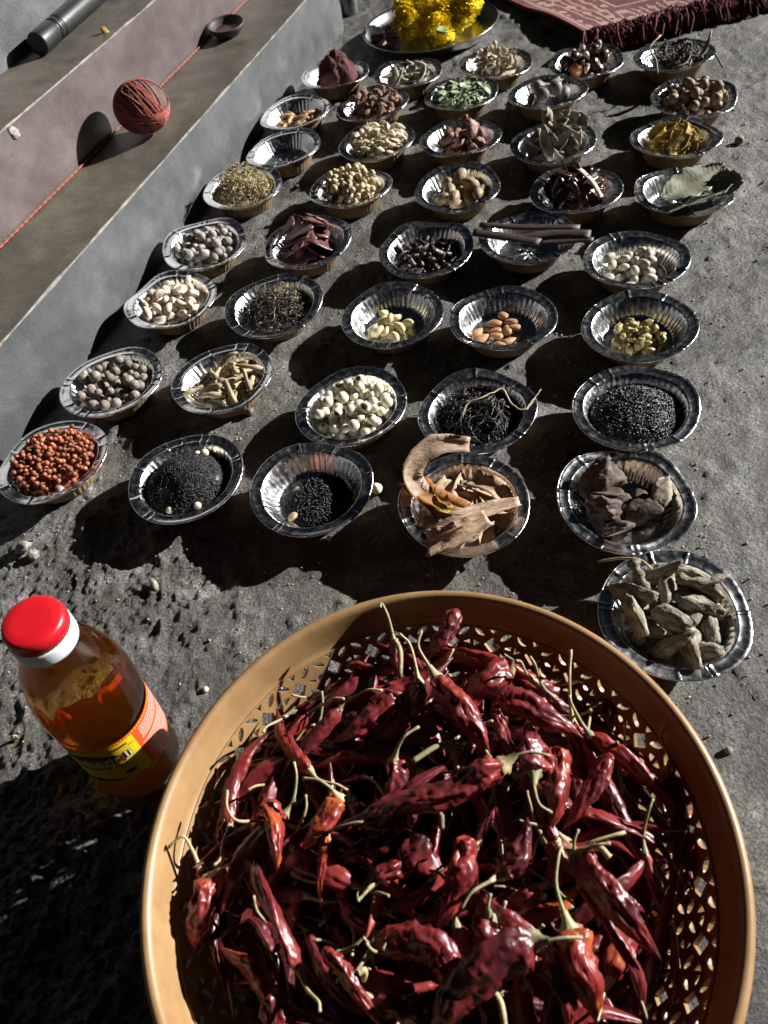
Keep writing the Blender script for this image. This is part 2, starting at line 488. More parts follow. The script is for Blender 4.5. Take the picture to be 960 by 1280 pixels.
BLAB = {
 1: 'foil bowl heaped with small orange brown seeds, nearest the steps at the front left',
 2: 'foil bowl of fine black seeds with a few cream balls lying on them',
 3: 'nearly empty foil bowl with a thin patch of black seeds and two brown seeds',
 4: 'foil bowl of curled tan bark strips, one long curl rising over its rim',
 5: 'foil bowl holding a few large dark brown bark lumps beside the plain cement',
 6: 'foil bowl of thick knobbly grey roots touching the orange basket',
 7: 'foil bowl of round grey brown berries, second up along the steps',
 8: 'foil bowl of tan finger shaped roots beside the bowl of grey brown berries',
 9: 'foil bowl full of round cream white seeds with dark eyes',
 10: 'foil bowl of black wiry roots with a pale fibre hanging over the rim',
 11: 'foil bowl of coarse black seeds heaped in the middle, bright glint on its right rim',
 12: 'foil bowl of cream white lumps, third up along the steps',
 13: 'foil bowl with a mound of dark crumbled leaf and twig bits',
 14: 'foil bowl with a small handful of pale cashew nuts',
 15: 'foil bowl with a few brown almonds on its bare bottom',
 16: 'foil bowl with a small pile of yellow raisins',
 17: 'foil bowl of dusty grey round nuts, fourth up along the steps',
 18: 'foil bowl with flat dark maroon bark sheets',
 19: 'foil bowl of small black shrivelled pods in front of the big oval nuts',
 20: 'foil bowl with two long dark sticks lying right across it',
 21: 'foil bowl of pale grey oval nuts at the edge of the plain cement',
 22: 'foil bowl heaped with yellow green dried herb beside the steps',
 23: 'foil bowl heaped with pale yellow puffed grains',
 24: 'foil bowl of large oval brown nuts',
 25: 'foil bowl of dark glossy curled pods with one pale strip on top',
 26: 'foil bowl with large grey green dried leaves spread over it',
 27: 'empty foil bowl with a bright glare beside the steps',
 28: 'foil bowl of pale cream wood chips',
 29: 'foil bowl of reddish brown wrinkled lumps',
 30: 'foil bowl of upright grey dried peels',
 31: 'foil bowl of yellow curled dried slices at the right',
 32: 'foil bowl with a few short orange brown stick pieces',
 33: 'foil bowl heaped with small brown chips',
 34: 'foil bowl of small grey green flat leaves',
 35: 'foil bowl of large round grey lumps and a pale piece',
 36: 'foil bowl heaped with round light brown nuts at the right edge of the layout',
 37: 'foil bowl with a tall lump of dark red powder',
 38: 'foil bowl of long flat pale pods in front of the steel plate',
 39: 'foil bowl with a low heap of beige crumbs',
 40: 'foil bowl of shiny mixed nuts with one large orange brown nut, by the rug fringe',
 41: 'foil bowl of spiky dark dried twigs at the far right by the rug',
}
BROT = {}
for i, (x, y) in BOWLS.items():
    tx, ty = rnd.uniform(-.045, .045), rnd.uniform(-.045, .045)
    e = empty('foil_bowl', (x, y, 0.0008 + max(gz(x + dx, y + dy) for dx in (-.03, 0, .03) for dy in (-.03, 0, .03)) * 0.6), (tx, ty, rnd.uniform(0, 6.28)))
    tag(e, BLAB[i], 'bowl', 'silver foil bowls laid out on the cement')
    a, b, c = BM_[i % 7]
    put('foil_lining', a, parent=e); put('paper_shell', b, parent=e); put('rolled_rim', c, parent=e)
    BROT[i] = e

# ------------------------------------------------------------------ heaping
class Heap:
    """height map of one bowl in world axes; items settle on it"""
    def __init__(s, cx, cy, z0, R=0.047, res=0.0012, floor=0.0092):
        s.cx, s.cy, s.res = cx, cy, res
        s.n = int(0.15 / res); s.o = -0.075
        g = s.o + (np.arange(s.n) + .5) * res
        s.X, s.Y = np.meshgrid(g, g, indexing='ij')
        rad = np.hypot(s.X, s.Y)
        s.H = z0 + floor + np.clip((rad - 0.0395) / (0.052 - 0.0395), 0, 1) * 0.0225
        s.H[rad > 0.0528] = z0 + 0.0335
        s.H[rad > 0.064] = z0
    def drop(s, x, y, r, L=0.0, yaw=0.0, t=None, commit=True, sink=0.0):
        """capsule half length L, radius r, half thickness t (x,y relative to bowl)"""
        t = t or r
        ux, uy = math.cos(yaw), math.sin(yaw)
        R = L + r
        i0 = max(0, int((x - R - s.o) / s.res)); i1 = min(s.n, int((x + R - s.o) / s.res) + 2)
        j0 = max(0, int((y - R - s.o) / s.res)); j1 = min(s.n, int((y + R - s.o) / s.res) + 2)
        X = s.X[i0:i1, j0:j1] - x; Y = s.Y[i0:i1, j0:j1] - y
        a = np.clip(X * ux + Y * uy, -L, L)
        d2 = (X - a * ux) ** 2 + (Y - a * uy) ** 2
        msk = d2 < r * r
        if not msk.any(): return 0.0, 0.0, None
        P = np.sqrt(np.maximum(0, 1 - d2 / (r * r))) * t
        H = s.H[i0:i1, j0:j1]
        slope = 0.0
        al = (X * ux + Y * uy)
        if L > 0:
            w = msk
            aw = al[w]; hw = H[w]
            va = (aw * aw).mean() - aw.mean() ** 2
            slope = ((aw * hw).mean() - aw.mean() * hw.mean()) / max(va, 1e-9)
            slope = max(-0.9, min(0.9, slope))
        z = (H[msk] - slope * al[msk] + P[msk])
        z = (z.max() if L == 0 else np.percentile(z, 88)) - sink
        if commit:
            H[msk] = np.maximum(H[msk], (z + slope * al + P)[msk] - 0.15 * t)
        return z, slope, None
    def place(s, r, L=0.0, t=None, R=0.04, cx=0.0, cy=0.0, k=7, spread=0.45, rr=rnd, sink=0.0):
        best = None
        for _ in range(k):
            while True:
                x, y = rr.gauss(0, R * spread), rr.gauss(0, R * spread)
                if math.hypot(x + cx, y + cy) < R and math.hypot(x, y) < R: break
            x += cx; y += cy
            yaw = rr.uniform(0, PI)
            z, sl, _n = s.drop(x, y, r, L, yaw, t, commit=False, sink=sink)
            q = z + 0.15 * math.hypot(x - cx, y - cy) * 0.3
            if best is None or q < best[0]: best = (q, x, y, yaw)
        _, x, y, yaw = best
        z, sl, _n = s.drop(x, y, r, L, yaw, t, sink=sink)
        return x, y, z, yaw, sl

HEAPS = {}
def heap(i, **k):
    x, y = BOWLS[i]
    h = Heap(x, y, BROT[i].location.z, **k)
    HEAPS[i] = h
    return h

def scatter(i, name, meshes, n, r, label, cat, group, L=0.0, t=None, R=0.042, cx=0, cy=0, spread=0.5, k=6, szv=0.15, roll=None, tilt=0.0, seed=0, special=None, sink=0.0):
    h = HEAPS.get(i) or heap(i)
    rr = random.Random(seed + i * 31)
    bx, by = BOWLS[i]
    out = []
    for q in range(n):
        s = 1 + rr.uniform(-szv, szv)
        x, y, z, yaw, sl = h.place(r * s, L * s, (t or r) * s, R=R, cx=cx, cy=cy, k=k, spread=spread, rr=rr, sink=sink)
        if L == 0 and roll is None:
            rot = Euler((rr.uniform(0, 6.28), rr.uniform(0, 6.28), rr.uniform(0, 6.28))).to_matrix()
        else:
            # local X is the long axis
            rx = rr.uniform(-roll, roll) if roll is not None else rr.uniform(0, 6.28)
            rot = Matrix.Rotation(yaw if rr.random() < .5 else yaw, 3, 'Z') @ Matrix.Rotation(-math.atan(sl) + rr.uniform(-tilt, tilt), 3, 'Y') @ Matrix.Rotation(rx, 3, 'X')
        o = put(name, meshes[rr.randrange(len(meshes))], (bx + x, by + y, z), rot, s)
        tag(o, label, cat, group)
        out.append(o)
    return out

# ---- small shapes, each modelled with long axis X and about its real size
def lump_mesh(name, r, m, amp=0.12, fr=1.3, sub=2, sc=(1, 1, 1), seed=0, ridge=0, flatshade=False):
    V, F = ico(sub)
    W = []
    for v in V:
        d = 1 + amp * nz(v, fr, seed) + amp * 0.5 * nz(v, fr * 2.7, seed + 4)
        if ridge: d += ridge * math.cos(9 * math.atan2(v.z, v.y)) * (1 - abs(v.x))
        W.append(Vector((v.x * sc[0], v.y * sc[1], v.z * sc[2])) * r * d)
    return mesh(name, W, F, m, not flatshade)

def stick_mesh(name, L, r, m, bend=0.2, taper=0.6, seg=7, n=9, knob=0.15, seed=0, flat=1.0):
    rr = random.Random(seed)
    b1, b2 = rr.uniform(-bend, bend) * L, rr.uniform(-bend, bend) * L
    pts = []
    for i in range(n):
        t = i / (n - 1) * 2 - 1
        pts.append(Vector((t * L, b1 * (t * t - .4) + 0.1 * b2 * math.sin(5 * t), b2 * (t * t - .4))))
    rad = [r * (1 - (1 - taper) * i / (n - 1)) * (1 + knob * math.sin(i * 2.1 + seed) + rr.uniform(-knob, knob) * .5) for i in range(n)]
    rad[0] *= 0.7; rad[-1] *= 0.55
    md = lambda i, k: 1 + knob * 0.8 * noise.noise(Vector((i * .9, k * 1.3, seed * 3.3)))
    V, F = tube(pts, rad, seg, md, flat)
    return mesh(name, V, F, m)

def rock_mesh(name, r, m, sc=(1.4, 1, .7), seed=0, sub=3, sharp=0.3, smooth=False):
    V, F = ico(sub)
    rr = random.Random(seed)
    planes = [(Vector((rr.gauss(0, 1), rr.gauss(0, 1), rr.gauss(0, 1))).normalized(), rr.uniform(.50, .85)) for _ in range(9)]
    W = []
    for v in V:
        d = min([1.0] + [h / max(1e-6, v.dot(n)) for n, h in planes if v.dot(n) > 0])
        d *= 1 + sharp * 0.5 * nz(v, 2.3, seed) + sharp * 0.35 * nz(v, 6, seed) + (sharp * .22 * nz(v, 14, seed) if sub > 3 else 0)
        W.append(Vector((v.x * sc[0], v.y * sc[1], v.z * sc[2])) * r * d)
    return mesh(name, W, F, m, smooth)

def sheet_mesh(name, L, Wd, m, curl=1.0, seed=0, th=0.0009, nu=11, nv=7, twist=0.3, jag=0.15, bow=0.0):
    """curled strip: long axis X, curls about X (curl = radians across width)"""
    rr = random.Random(seed)
    V = []
    def P(u, v, off):
        w = Wd * (0.75 + 0.25 * math.cos(1.5 * u)) * (1 + jag * noise.noise(Vector((u * 3, seed, 1))))
        a = v * curl
        rad = w / max(0.05, curl)
        x = u * L * (1 + 0.10 * noise.noise(Vector((v * 2.2, seed, 7))))
        p = Vector((x, math.sin(a) * (rad + off), (1 - math.cos(a)) * rad - off * math.cos(a)))
        p.z += bow * L * (u * u) + 0.10 * Wd * noise.noise(Vector((u * 2.5, v * 2, seed * 2.2)))
        p = Matrix.Rotation(twist * u, 3, 'X') @ p
        return p
    for off in (0, th):
        for i in range(nu):
            for j in range(nv): V.append(P(i / (nu - 1) * 2 - 1, j / (nv - 1) * 2 - 1, off))
    N = nu * nv
    g1 = grid_faces(nu, nv); F = [tuple(reversed(f)) for f in g1] + [tuple(i + N for i in f) for f in g1]
    for i in range(nu - 1):
        a, b = i * nv, (i + 1) * nv; F.append((a, b, b + N, a + N))
        a, b = i * nv + nv - 1, (i + 1) * nv + nv - 1; F.append((b, a, a + N, b + N))
    for j in range(nv - 1):
        F.append((j + 1, j, j + N, j + 1 + N)); a = (nu - 1) * nv + j; F.append((a, a + 1, a + 1 + N, a + N))
    c = sum(V, Vector()) / len(V)
    V = [v - c for v in V]
    return mesh(name, V, F, m)

def leaf_mesh(name, L, Wd, m, seed=0, th=0.0006, nu=13, nv=7, fold=0.25, bow=0.2, wave=0.05, vein=0.0):
    V = []
    def P(u, v, off):
        t = (u + 1) / 2
        w = Wd * (math.sin(PI * min(1, t * 1.02 + 0.0)) ** 0.7) + 0.0008
        z = abs(v) * w * fold + bow * L * u * u + wave * Wd * (math.sin(u * 9 + seed) * abs(v) + noise.noise(Vector((u * 2, v * 2, seed))))
        rib = 0.0009 * max(0, 1 - abs(v) * 6)
        if vein: rib += vein * max(0, math.cos((u * L - abs(v) * w * .7) * 900)) ** 4; w *= 1 + .07 * math.sin(u * 17 + seed) + .05 * noise.noise(Vector((u * 12, v, seed)))
        return Vector((u * L, v * w, z + off + rib))
    for off in (0, th):
        for i in range(nu):
            for j in range(nv): V.append(P(i / (nu - 1) * 2 - 1, j / (nv - 1) * 2 - 1, off))
    N = nu * nv
    g1 = grid_faces(nu, nv); F = [tuple(reversed(f)) for f in g1] + [tuple(i + N for i in f) for f in g1]
    for i in range(nu - 1):
        a, b = i * nv, (i + 1) * nv; F.append((a, b, b + N, a + N))
        a, b = i * nv + nv - 1, (i + 1) * nv + nv - 1; F.append((b, a, a + N, b + N))
    for j in range(nv - 1):
        F.append((j + 1, j, j + N, j + 1 + N)); a = (nu - 1) * nv + j; F.append((a, a + 1, a + 1 + N, a + N))
    return mesh(name, V, F, m)

def bean_mesh(name, L, r, m, bend=0.0, seed=0, seg=8, n=9, point=0.0, flat=1.0, groove=0.0):
    pts = []; rad = []
    for i in range(n):
        t = -1 + 2 * i / (n - 1)
        a = t * bend
        pts.append(Vector((math.sin(a) / bend * L, (1 - math.cos(a)) / bend * L, 0)) if bend else Vector((t * L, 0, 0)))
        k = math.sqrt(max(0.0, 1 - t * t)) * (1 - point * t) 
        rad.append(r * max(0.08, k) * (1 + 0.06 * noise.noise(Vector((i * .7, seed, 0)))))
    md = (lambda i, k: 1 - groove * (1 if k == 2 else 0) + 0.05 * noise.noise(Vector((i, k, seed)))) 
    V, F = tube(pts, rad, seg, md, flat)
    return mesh(name, V, F, m)

def seeds_stuff(i, name, m, n, L, r, label, cat, R=0.044, spread=0.5, cx=0, cy=0, seed=0, hump=0.0, edge=0.0):
    """uncountably fine seeds: real little spindles merged in one object over a low core"""
    h = HEAPS.get(i) or heap(i)
    rr = random.Random(seed + i)
    bx, by = BOWLS[i]
    mb = MB()
    base = [(-1, 0, 0), (0, 1, 0), (0, -.5, .87), (0, -.5, -.87), (1, 0, 0)]
    fc = [(0, 2, 1), (0, 3, 2), (0, 1, 3), (4, 1, 2), (4, 2, 3), (4, 3, 1)]
    if hump:
        # push up the height map so seeds rest on a mound, and fill the mound with a core
        rad = np.hypot(h.X - cx, h.Y - cy)
        z0 = BROT[i].location.z + 0.0092
        mound = z0 + edge + hump * np.clip(1 - (rad / R) ** 2, 0, 1) ** 0.6
        mound += 0.0016 * (np_noise(h.X + 5, h.Y + 5, 0.008, i) - .5) + .006 * (np_noise(h.X + 5, h.Y + 5, 0.03, i + 9) - .5)
        N = 30; Vc = []
        for a in range(N):
            for b in range(9):
                rr_ = R * (b + 0.02) / 8.0 if b < 8 else .037; an = 2 * PI * a / N
                zz = edge * (1 if b < 8 else 0) + (hump if b < 8 else 0) * max(0, 1 - (rr_ / R) ** 2) ** 0.6
                Vc.append(Vector((bx + cx + rr_ * math.cos(an), by + cy + rr_ * math.sin(an), z0 + zz - 0.0006)))
        mb.add(Vc, grid_faces(N, 9, cu=True))
        h.H = np.maximum(h.H, mound)
    for q in range(n):
        if hump:
            while True:
                x, y = rr.uniform(-R, R), rr.uniform(-R, R)
                if math.hypot(x, y) < R: break
            x += cx; y += cy
            ii = int((x - h.o) / h.res); jj = int((y - h.o) / h.res)
            z = h.H[ii, jj] + rr.uniform(-.2, 1.0) * r
            yaw = rr.uniform(0, PI); sl = rr.uniform(-.3, .3)
        else:
            x, y, z, yaw, sl = h.place(r * 1.3, 0, r, R=R, cx=cx, cy=cy, k=3, spread=spread, rr=rr)
        M = Matrix.Translation((bx + x, by + y, z)) @ Matrix.Rotation(yaw, 4, 'Z') @ Matrix.Rotation(-sl + rr.uniform(-.5, .5), 4, 'Y') @ Matrix.Rotation(rr.uniform(0, 6), 4, 'X') @ Matrix.Diagonal((L * rr.uniform(.7, 1.2), r * rr.uniform(.7, 1.2), r, 1))
        mb.add([Vector(b) for b in base], fc, M)
    o = put(name, mb.mesh(name, m, True))
    return tag(o, label, cat, kind='stuff')

# ------------------------------------------------------------------ materials of the contents
M = {}
def cm(k, *a, **b): M[k] = mat(k, *a, **b); return M[k]
cm('orange_seed', (0.36, 0.115, 0.05), (0.14, 0.035, 0.016), scale=260, rough=0.5, objrand=.55, bump=.4)
cm('black_seed', (0.014, 0.013, 0.014), (0.006, 0.006, 0.007), scale=500, rough=0.42)
cm('cream_ball', (0.62, 0.56, 0.42), (0.42, 0.36, 0.24), scale=150, rough=0.5, objrand=.15, bump=.3)
cm('grey_berry', (0.26, 0.22, 0.18), (0.12, 0.10, 0.08), scale=300, rough=0.7, bump=.6, objrand=.3)
cm('dust_nut', (0.36, 0.33, 0.29), (0.18, 0.16, 0.14), scale=250, rough=0.8, bump=.5, objrand=.25)
cm('tan_bark', (0.58, 0.42, 0.29), (0.32, 0.20, 0.125), scale=70, rough=0.6, bump=.8, objrand=.25, stretch=(1, 4, 4), trans=0.12, tcol=(.8, .35, .12))
cm('orange_bark', (0.46, 0.24, 0.10), (0.28, 0.12, 0.05), scale=60, rough=0.5, bump=.4, stretch=(1, 5, 5), trans=0.3, tcol=(.9, .5, .1))
cm('dark_bark', (0.12, 0.08, 0.055), (0.035, 0.025, 0.02), scale=90, rough=0.75, bump=.8, objrand=.2, detail=8)
cm('bark_pale_skin', (0.34, 0.29, 0.21), (0.12, 0.09, 0.07), scale=70, rough=0.8, bump=.8)
cm('grey_root', (0.34, 0.30, 0.23), (0.11, 0.095, 0.07), scale=90, rough=0.8, bump=1.0, bdist=.002, objrand=.2, detail=8, stretch=(1, 3, 3))
cm('finger_root', (0.45, 0.36, 0.22), (0.25, 0.19, 0.11), scale=90, rough=0.75, bump=.6, objrand=.2)
cm('white_seed', (0.74, 0.70, 0.58), (0.55, 0.50, 0.36), scale=120, rough=0.35, objrand=.12)
cm('dark_eye', (0.09, 0.06, 0.035), rough=0.6)
cm('black_root', (0.035, 0.028, 0.024), (0.012, 0.01, 0.01), scale=300, rough=0.45)
cm('pale_fibre', (0.50, 0.42, 0.28), rough=0.6)
cm('white_lump', (0.66, 0.57, 0.46), (0.40, 0.31, 0.22), scale=120, rough=0.5, objrand=.12, bump=.3)
cm('dark_leaf', (0.055, 0.042, 0.03), (0.02, 0.016, 0.013), scale=300, rough=0.6)
cm('straw', (0.42, 0.35, 0.20), (0.25, 0.2, 0.1), rough=0.7, scale=200)
cm('cashew', (0.68, 0.58, 0.33), (0.52, 0.42, 0.22), scale=80, rough=0.45, objrand=.1)
cm('almond', (0.46, 0.25, 0.12), (0.32, 0.15, 0.065), scale=150, rough=0.6, bump=.5, objrand=.15, stretch=(1, 4, 4))
cm('raisin', (0.44, 0.36, 0.15), (0.20, 0.14, 0.05), scale=200, rough=0.35, bump=.6, objrand=.2, sss=.1)
cm('maroon_bark', (0.17, 0.075, 0.068), (0.05, 0.020, 0.020), scale=60, rough=0.38, bump=.4, objrand=.3)
cm('black_pod', (0.045, 0.03, 0.022), (0.016, 0.01, 0.008), scale=200, rough=0.4, bump=.7, objrand=.4)
cm('dark_stick', (0.06, 0.036, 0.034), (0.02, 0.012, 0.012), scale=60, rough=0.55, bump=.5, stretch=(1, 6, 6))
cm('pale_nut', (0.50, 0.46, 0.37), (0.32, 0.28, 0.21), scale=150, rough=0.6, bump=.3, objrand=.15)
cm('herb', (0.46, 0.38, 0.20), (0.22, 0.17, 0.07), scale=200, rough=0.7)
cm('puffed', (0.52, 0.44, 0.29), (0.26, 0.19, 0.10), scale=200, rough=0.6, bump=.3, objrand=.2)
cm('brown_nut', (0.36, 0.27, 0.15), (0.16, 0.11, 0.06), scale=120, rough=0.6, bump=.5, objrand=.25, stretch=(1, 3, 3))
cm('glossy_pod', (0.07, 0.03, 0.02), (0.02, 0.01, 0.008), scale=90, rough=0.22, bump=.5, objrand=.3)
cm('bay_leaf', (0.28, 0.28, 0.20), (0.15, 0.155, 0.105), scale=40, rough=0.55, bump=.3, objrand=.12, trans=.1)
cm('wood_chip', (0.60, 0.52, 0.38), (0.38, 0.31, 0.2), scale=150, rough=0.7, bump=.4, objrand=.2)
cm('red_lump', (0.24, 0.12, 0.08), (0.08, 0.035, 0.025), scale=150, rough=0.6, bump=.6, objrand=.25)
cm('grey_peel', (0.32, 0.29, 0.22), (0.14, 0.12, 0.09), scale=90, rough=0.7, bump=.6, objrand=.2)
cm('yellow_slice', (0.46, 0.31, 0.05), (0.14, 0.08, 0.015), scale=140, rough=0.75, bump=.9, objrand=.2, trans=.15)
cm('orange_stick', (0.50, 0.32, 0.15), (0.25, 0.13, 0.06), scale=90, rough=0.6, bump=.5, objrand=.2)
cm('brown_chip', (0.26, 0.15, 0.10), (0.11, 0.06, 0.04), scale=150, rough=0.7, bump=.4, objrand=.35)
cm('green_flake', (0.30, 0.35, 0.23), (0.18, 0.23, 0.13), scale=90, rough=0.6, objrand=.25, bump=.3)
cm('grey_lump', (0.22, 0.21, 0.20), (0.10, 0.09, 0.085), scale=90, rough=0.6, bump=.5, objrand=.3)
cm('light_nut', (0.30, 0.21, 0.135), (0.13, 0.085, 0.05), scale=200, rough=0.65, bump=.5, objrand=.2)
cm('red_powder', (0.11, 0.028, 0.024), (0.045, 0.012, 0.010), scale=220, rough=0.9, bump=1.0)
cm('pod', (0.36, 0.34, 0.24), (0.20, 0.18, 0.12), scale=60, rough=0.6, objrand=.25)
cm('crumb', (0.45, 0.38, 0.28), (0.28, 0.22, 0.15), scale=200, rough=0.8, objrand=.2)
cm('orange_nut', (0.42, 0.17, 0.08), (0.28, 0.1, 0.04), scale=60, rough=0.3)
cm('dark_twig', (0.09, 0.075, 0.055), (0.035, 0.03, 0.022), scale=150, rough=0.6, objrand=.3)

# ------------------------------------------------------------------ contents
K = range
bz = lambda i: BROT[i].location.z
# 1 orange brown seeds
ms = [lump_mesh('seed', .0029, M['orange_seed'], .08, 1.2, 2, seed=s) for s in K(4)]
seeds_stuff(1, 'seed_filling', M['orange_seed'], 60, .003, .003, 'orange brown seeds filling the lower part of the front left foil bowl', 'seeds', R=.0455, hump=.020, edge=.0085)
scatter(1, 'round_seed', ms, 295, .0029, 'small round orange brown seed heaped in the front left foil bowl', 'seed', 'orange brown seeds in the front left bowl', R=.047, spread=.6, k=4)
o = put('seed_ball', lump_mesh('seed_ball', .0048, M['dust_nut'], .06, 1.2, 3), at(75, 612, .034)); tag(o, 'single pale grey ball on the front rim side of the orange brown seeds', 'seed')
# 2 black seeds with cream balls
seeds_stuff(2, 'black_seeds', M['black_seed'], 7500, .0019, .0010, 'fine black seeds heaped in the foil bowl with cream balls', 'seeds', R=.0455, cx=-.001, cy=-.001, hump=.022, edge=.0085)
cb = lump_mesh('ball', .0046, M['cream_ball'], .05, 1.2, 3, seed=3)
for px, py, z, l in ((216, 626, .030, 'cream ball on black seeds, left one of the front three'), (213, 638, .027, 'cream ball by the front rim, lowest of the three on black seeds'), (247, 632, .029, 'cream ball on black seeds, right one of the front three'), (247, 568, .031, 'cream ball at the far side of the black seeds, left of two'), (256, 566, .031, 'cream ball at the far side of the black seeds, right of two')):
    o = put('cream_ball', cb, at(px, py, z), (rnd.random() * 6, 1, 2), rnd.uniform(.9, 1.1)); tag(o, l, 'seed', 'cream balls on the fine black seeds')
# 3 sparse black seeds
seeds_stuff(3, 'sparse_black_seeds', M['black_seed'], 1300, .0020, .0011, 'thin patch of black seeds on the bottom of the nearly empty foil bowl', 'seeds', R=.034, cx=.006, cy=-.004, spread=.5, hump=.005)
bs = bean_mesh('brown_seed', .0065, .0042, M['brown_nut'], seed=1)
for px, py, l in ((371, 614, 'oval brown seed against the left wall of the nearly empty foil bowl'), (366, 646, 'oval brown seed at the front left of the nearly empty foil bowl')):
    o = put('brown_seed', bs, at(px, py, .0145), (0, 0, rnd.random())); tag(o, l, 'seed')
# 4 bark curls
ms = [sheet_mesh('curl', .030, .010, M['tan_bark'], c, s, th=.0011, twist=.5, nu=13) for s, c in enumerate((1.0, .5, 1.5, .8))] + [sheet_mesh('curl', .022, .013, M['tan_bark'], .5, 9, twist=.2)]
scatter(4, 'bark_strip', ms, 17, .010, 'curled tan bark strip in the pile of bark in its foil bowl', 'bark strip', 'tan bark strips in the foil bowl', L=.016, t=.003, R=.040, tilt=.25, roll=.7, spread=.55, sink=.002)
def strip(name, pts, w, m, label, cat, th=.0012, tw=0.0, lean=Vector((0, 0, 1))):
    P = bez(pts, 22); V = []
    N = len(P)
    for off in (0, th):
        for i, p in enumerate(P):
            t = (P[min(i + 1, N - 1)] - P[max(i - 1, 0)]).normalized()
            s = t.cross(lean).normalized(); n = s.cross(t)
            for j in range(5):
                v = (j - 2) / 2
                ww = w * (1 - .45 * (i / N) ** 2) * (1 + .28 * noise.noise(p * 70 + Vector((v * 1.5, 0, 0))) + .10 * noise.noise(p * 260 + Vector((v, 0, 0))))
                V.append(p + s * v * ww + n * (off + .42 * w * v * v + .16 * w * noise.noise(p * 110 + Vector((v * 1.3, 0, 0)))))
    Q = N * 5; g1 = grid_faces(N, 5); F = [tuple(reversed(f)) for f in g1] + [tuple(k + Q for k in f) for f in g1]
    for i in range(N - 1):
        a, b = i * 5, i * 5 + 5; F += [(a, b, b + Q, a + Q), (b + 4, a + 4, a + 4 + Q, b + 4 + Q)]
    for a, s in ((0, 1), ((N - 1) * 5, -1)):
        for j in range(4): F.append((a + j + 1, a + j, a + j + Q, a + j + 1 + Q) if s > 0 else (a + j, a + j + 1, a + j + 1 + Q, a + j + Q))
    o = put(name, mesh(name, V, F, m)); return tag(o, label, cat)
strip('bark_strip', [at(560, 650, .030), at(520, 612, .044), at(512, 590, .056), at(533, 562, .066), at(560, 556, .064), at(586, 558, .058)], .0125, M['tan_bark'], 'long tan bark strip curling up over the left rim of its bowl', 'bark strip', lean=Vector((.5, -.5, .7)))
strip('bark_strip', [at(512, 600, .042), at(535, 622, .040), at(575, 640, .034), at(600, 655, .030)], .013, M['orange_bark'], 'orange brown bark strip lying along the left side of the bark bowl', 'bark strip')
strip('bark_strip', [at(530, 672, .030), at(565, 655, .040), at(610, 640, .040), at(650, 630, .040)], .0105, M['tan_bark'], 'broad pale bark strip lying slantwise on top of the bark pile', 'bark strip')
strip('bark_strip', [at(536, 684, .030), at(575, 672, .040), at(612, 652, .043)], .0165, M['tan_bark'], 'wide triangular bark piece at the front of the bark pile', 'bark strip')
strip('bark_strip', [at(590, 600, .030), at(618, 612, .036), at(640, 640, .034)], .012, M['tan_bark'], 'broad bark sheet standing against the far wall of its bowl', 'bark strip')
strip('bark_strip', [at(525, 610, .036), at(545, 632, .040), at(560, 640, .042), at(585, 643, .038)], .006, M['yellow_slice'], 'small yellow strip in the middle of the bark pile', 'bark strip')
# 5 dark bark lumps
ms = [rock_mesh('bark', .016, M['dark_bark'], (1.4, 1, .42), s, 4, .24, True) for s in K(5)]
scatter(5, 'bark_lump', ms, 8, .010, 'large dark brown bark lump in the foil bowl above the basket', 'bark lump', 'dark bark lumps in the foil bowl', L=.009, t=.0065, R=.036, tilt=.5, roll=.8)
def chunk(name, px, py, z, r, sc, rot, m, seed, label, cat):
    return tag(put(name, rock_mesh(name, r, m, sc, seed, 4, .42, True), at(px, py, z), rot), label, cat)
chunk('bark_lump', 745, 600, .036, .021, (1.15, .8, .5), (.3, -.9, .9), M['dark_bark'], 31, 'dark bark piece standing up at the far left of its bowl', 'bark lump')
chunk('bark_lump', 752, 632, .034, .020, (1.2, .9, .6), (.5, .2, 2.2), M['dark_bark'], 32, 'broad bark piece with a shining edge at the left of its bowl', 'bark lump')
chunk('bark_lump', 826, 620, .028, .017, (1.4, .8, .5), (.5, -.3, .6), M['bark_pale_skin'], 33, 'bark piece with pale ragged skin at the right wall of its bowl', 'bark lump')
# 6 knobbly grey roots
ms = [rock_mesh('root', .0130, M['grey_root'], (1.7, .80, .70), s + 20, 4, .22, True) for s in K(6)] + [rock_mesh('root', .0100, M['grey_root'], (1.2, .95, .8), s + 40, 4, .2, True) for s in K(2)] + [stick_mesh('root', .019, .0030, M['grey_root'], .06, .7, 8, 9, .2, 50)]
scatter(6, 'grey_root', ms, 23, .0075, 'thick knobbly grey root in the pile in the nearest foil bowl', 'root', 'grey roots in the nearest foil bowl', L=.011, t=.0055, R=.038, tilt=.2, spread=.55)
for (a, b, c, r, l) in (((790, 700, .060), (800, 722, .054), (812, 745, .044), .0052, 'root standing up with a forked end at the far left of the nearest bowl'), ((845, 722, .046), (880, 728, .046), (912, 718, .044), .0045, 'root with a thick knob lying toward the right rim of the nearest bowl')):
    P = bez([at(*a), at(*b), at(*c)], 12); V, F = tube(P, [r * (1 + .3 * math.sin(i * 1.7)) * (1 - .03 * i) for i in K(12)], 9, lambda i, k: 1 + .25 * noise.noise(Vector((i * .8, k, 3))))
    tag(put('grey_root', mesh('root', V, F, M['grey_root'])), l, 'root', 'grey roots in the nearest foil bowl')
P = bez([at(748, 702, .042), at(775, 698, .052), at(800, 700, .056), at(815, 712, .052)], 14)
V, F = tube(P, [.0012] * 14, 5); tag(put('root_fibre', mesh('fibre', V, F, M['straw'])), 'thin pale root fibre at the far left rim of the nearest foil bowl', 'root fibre')
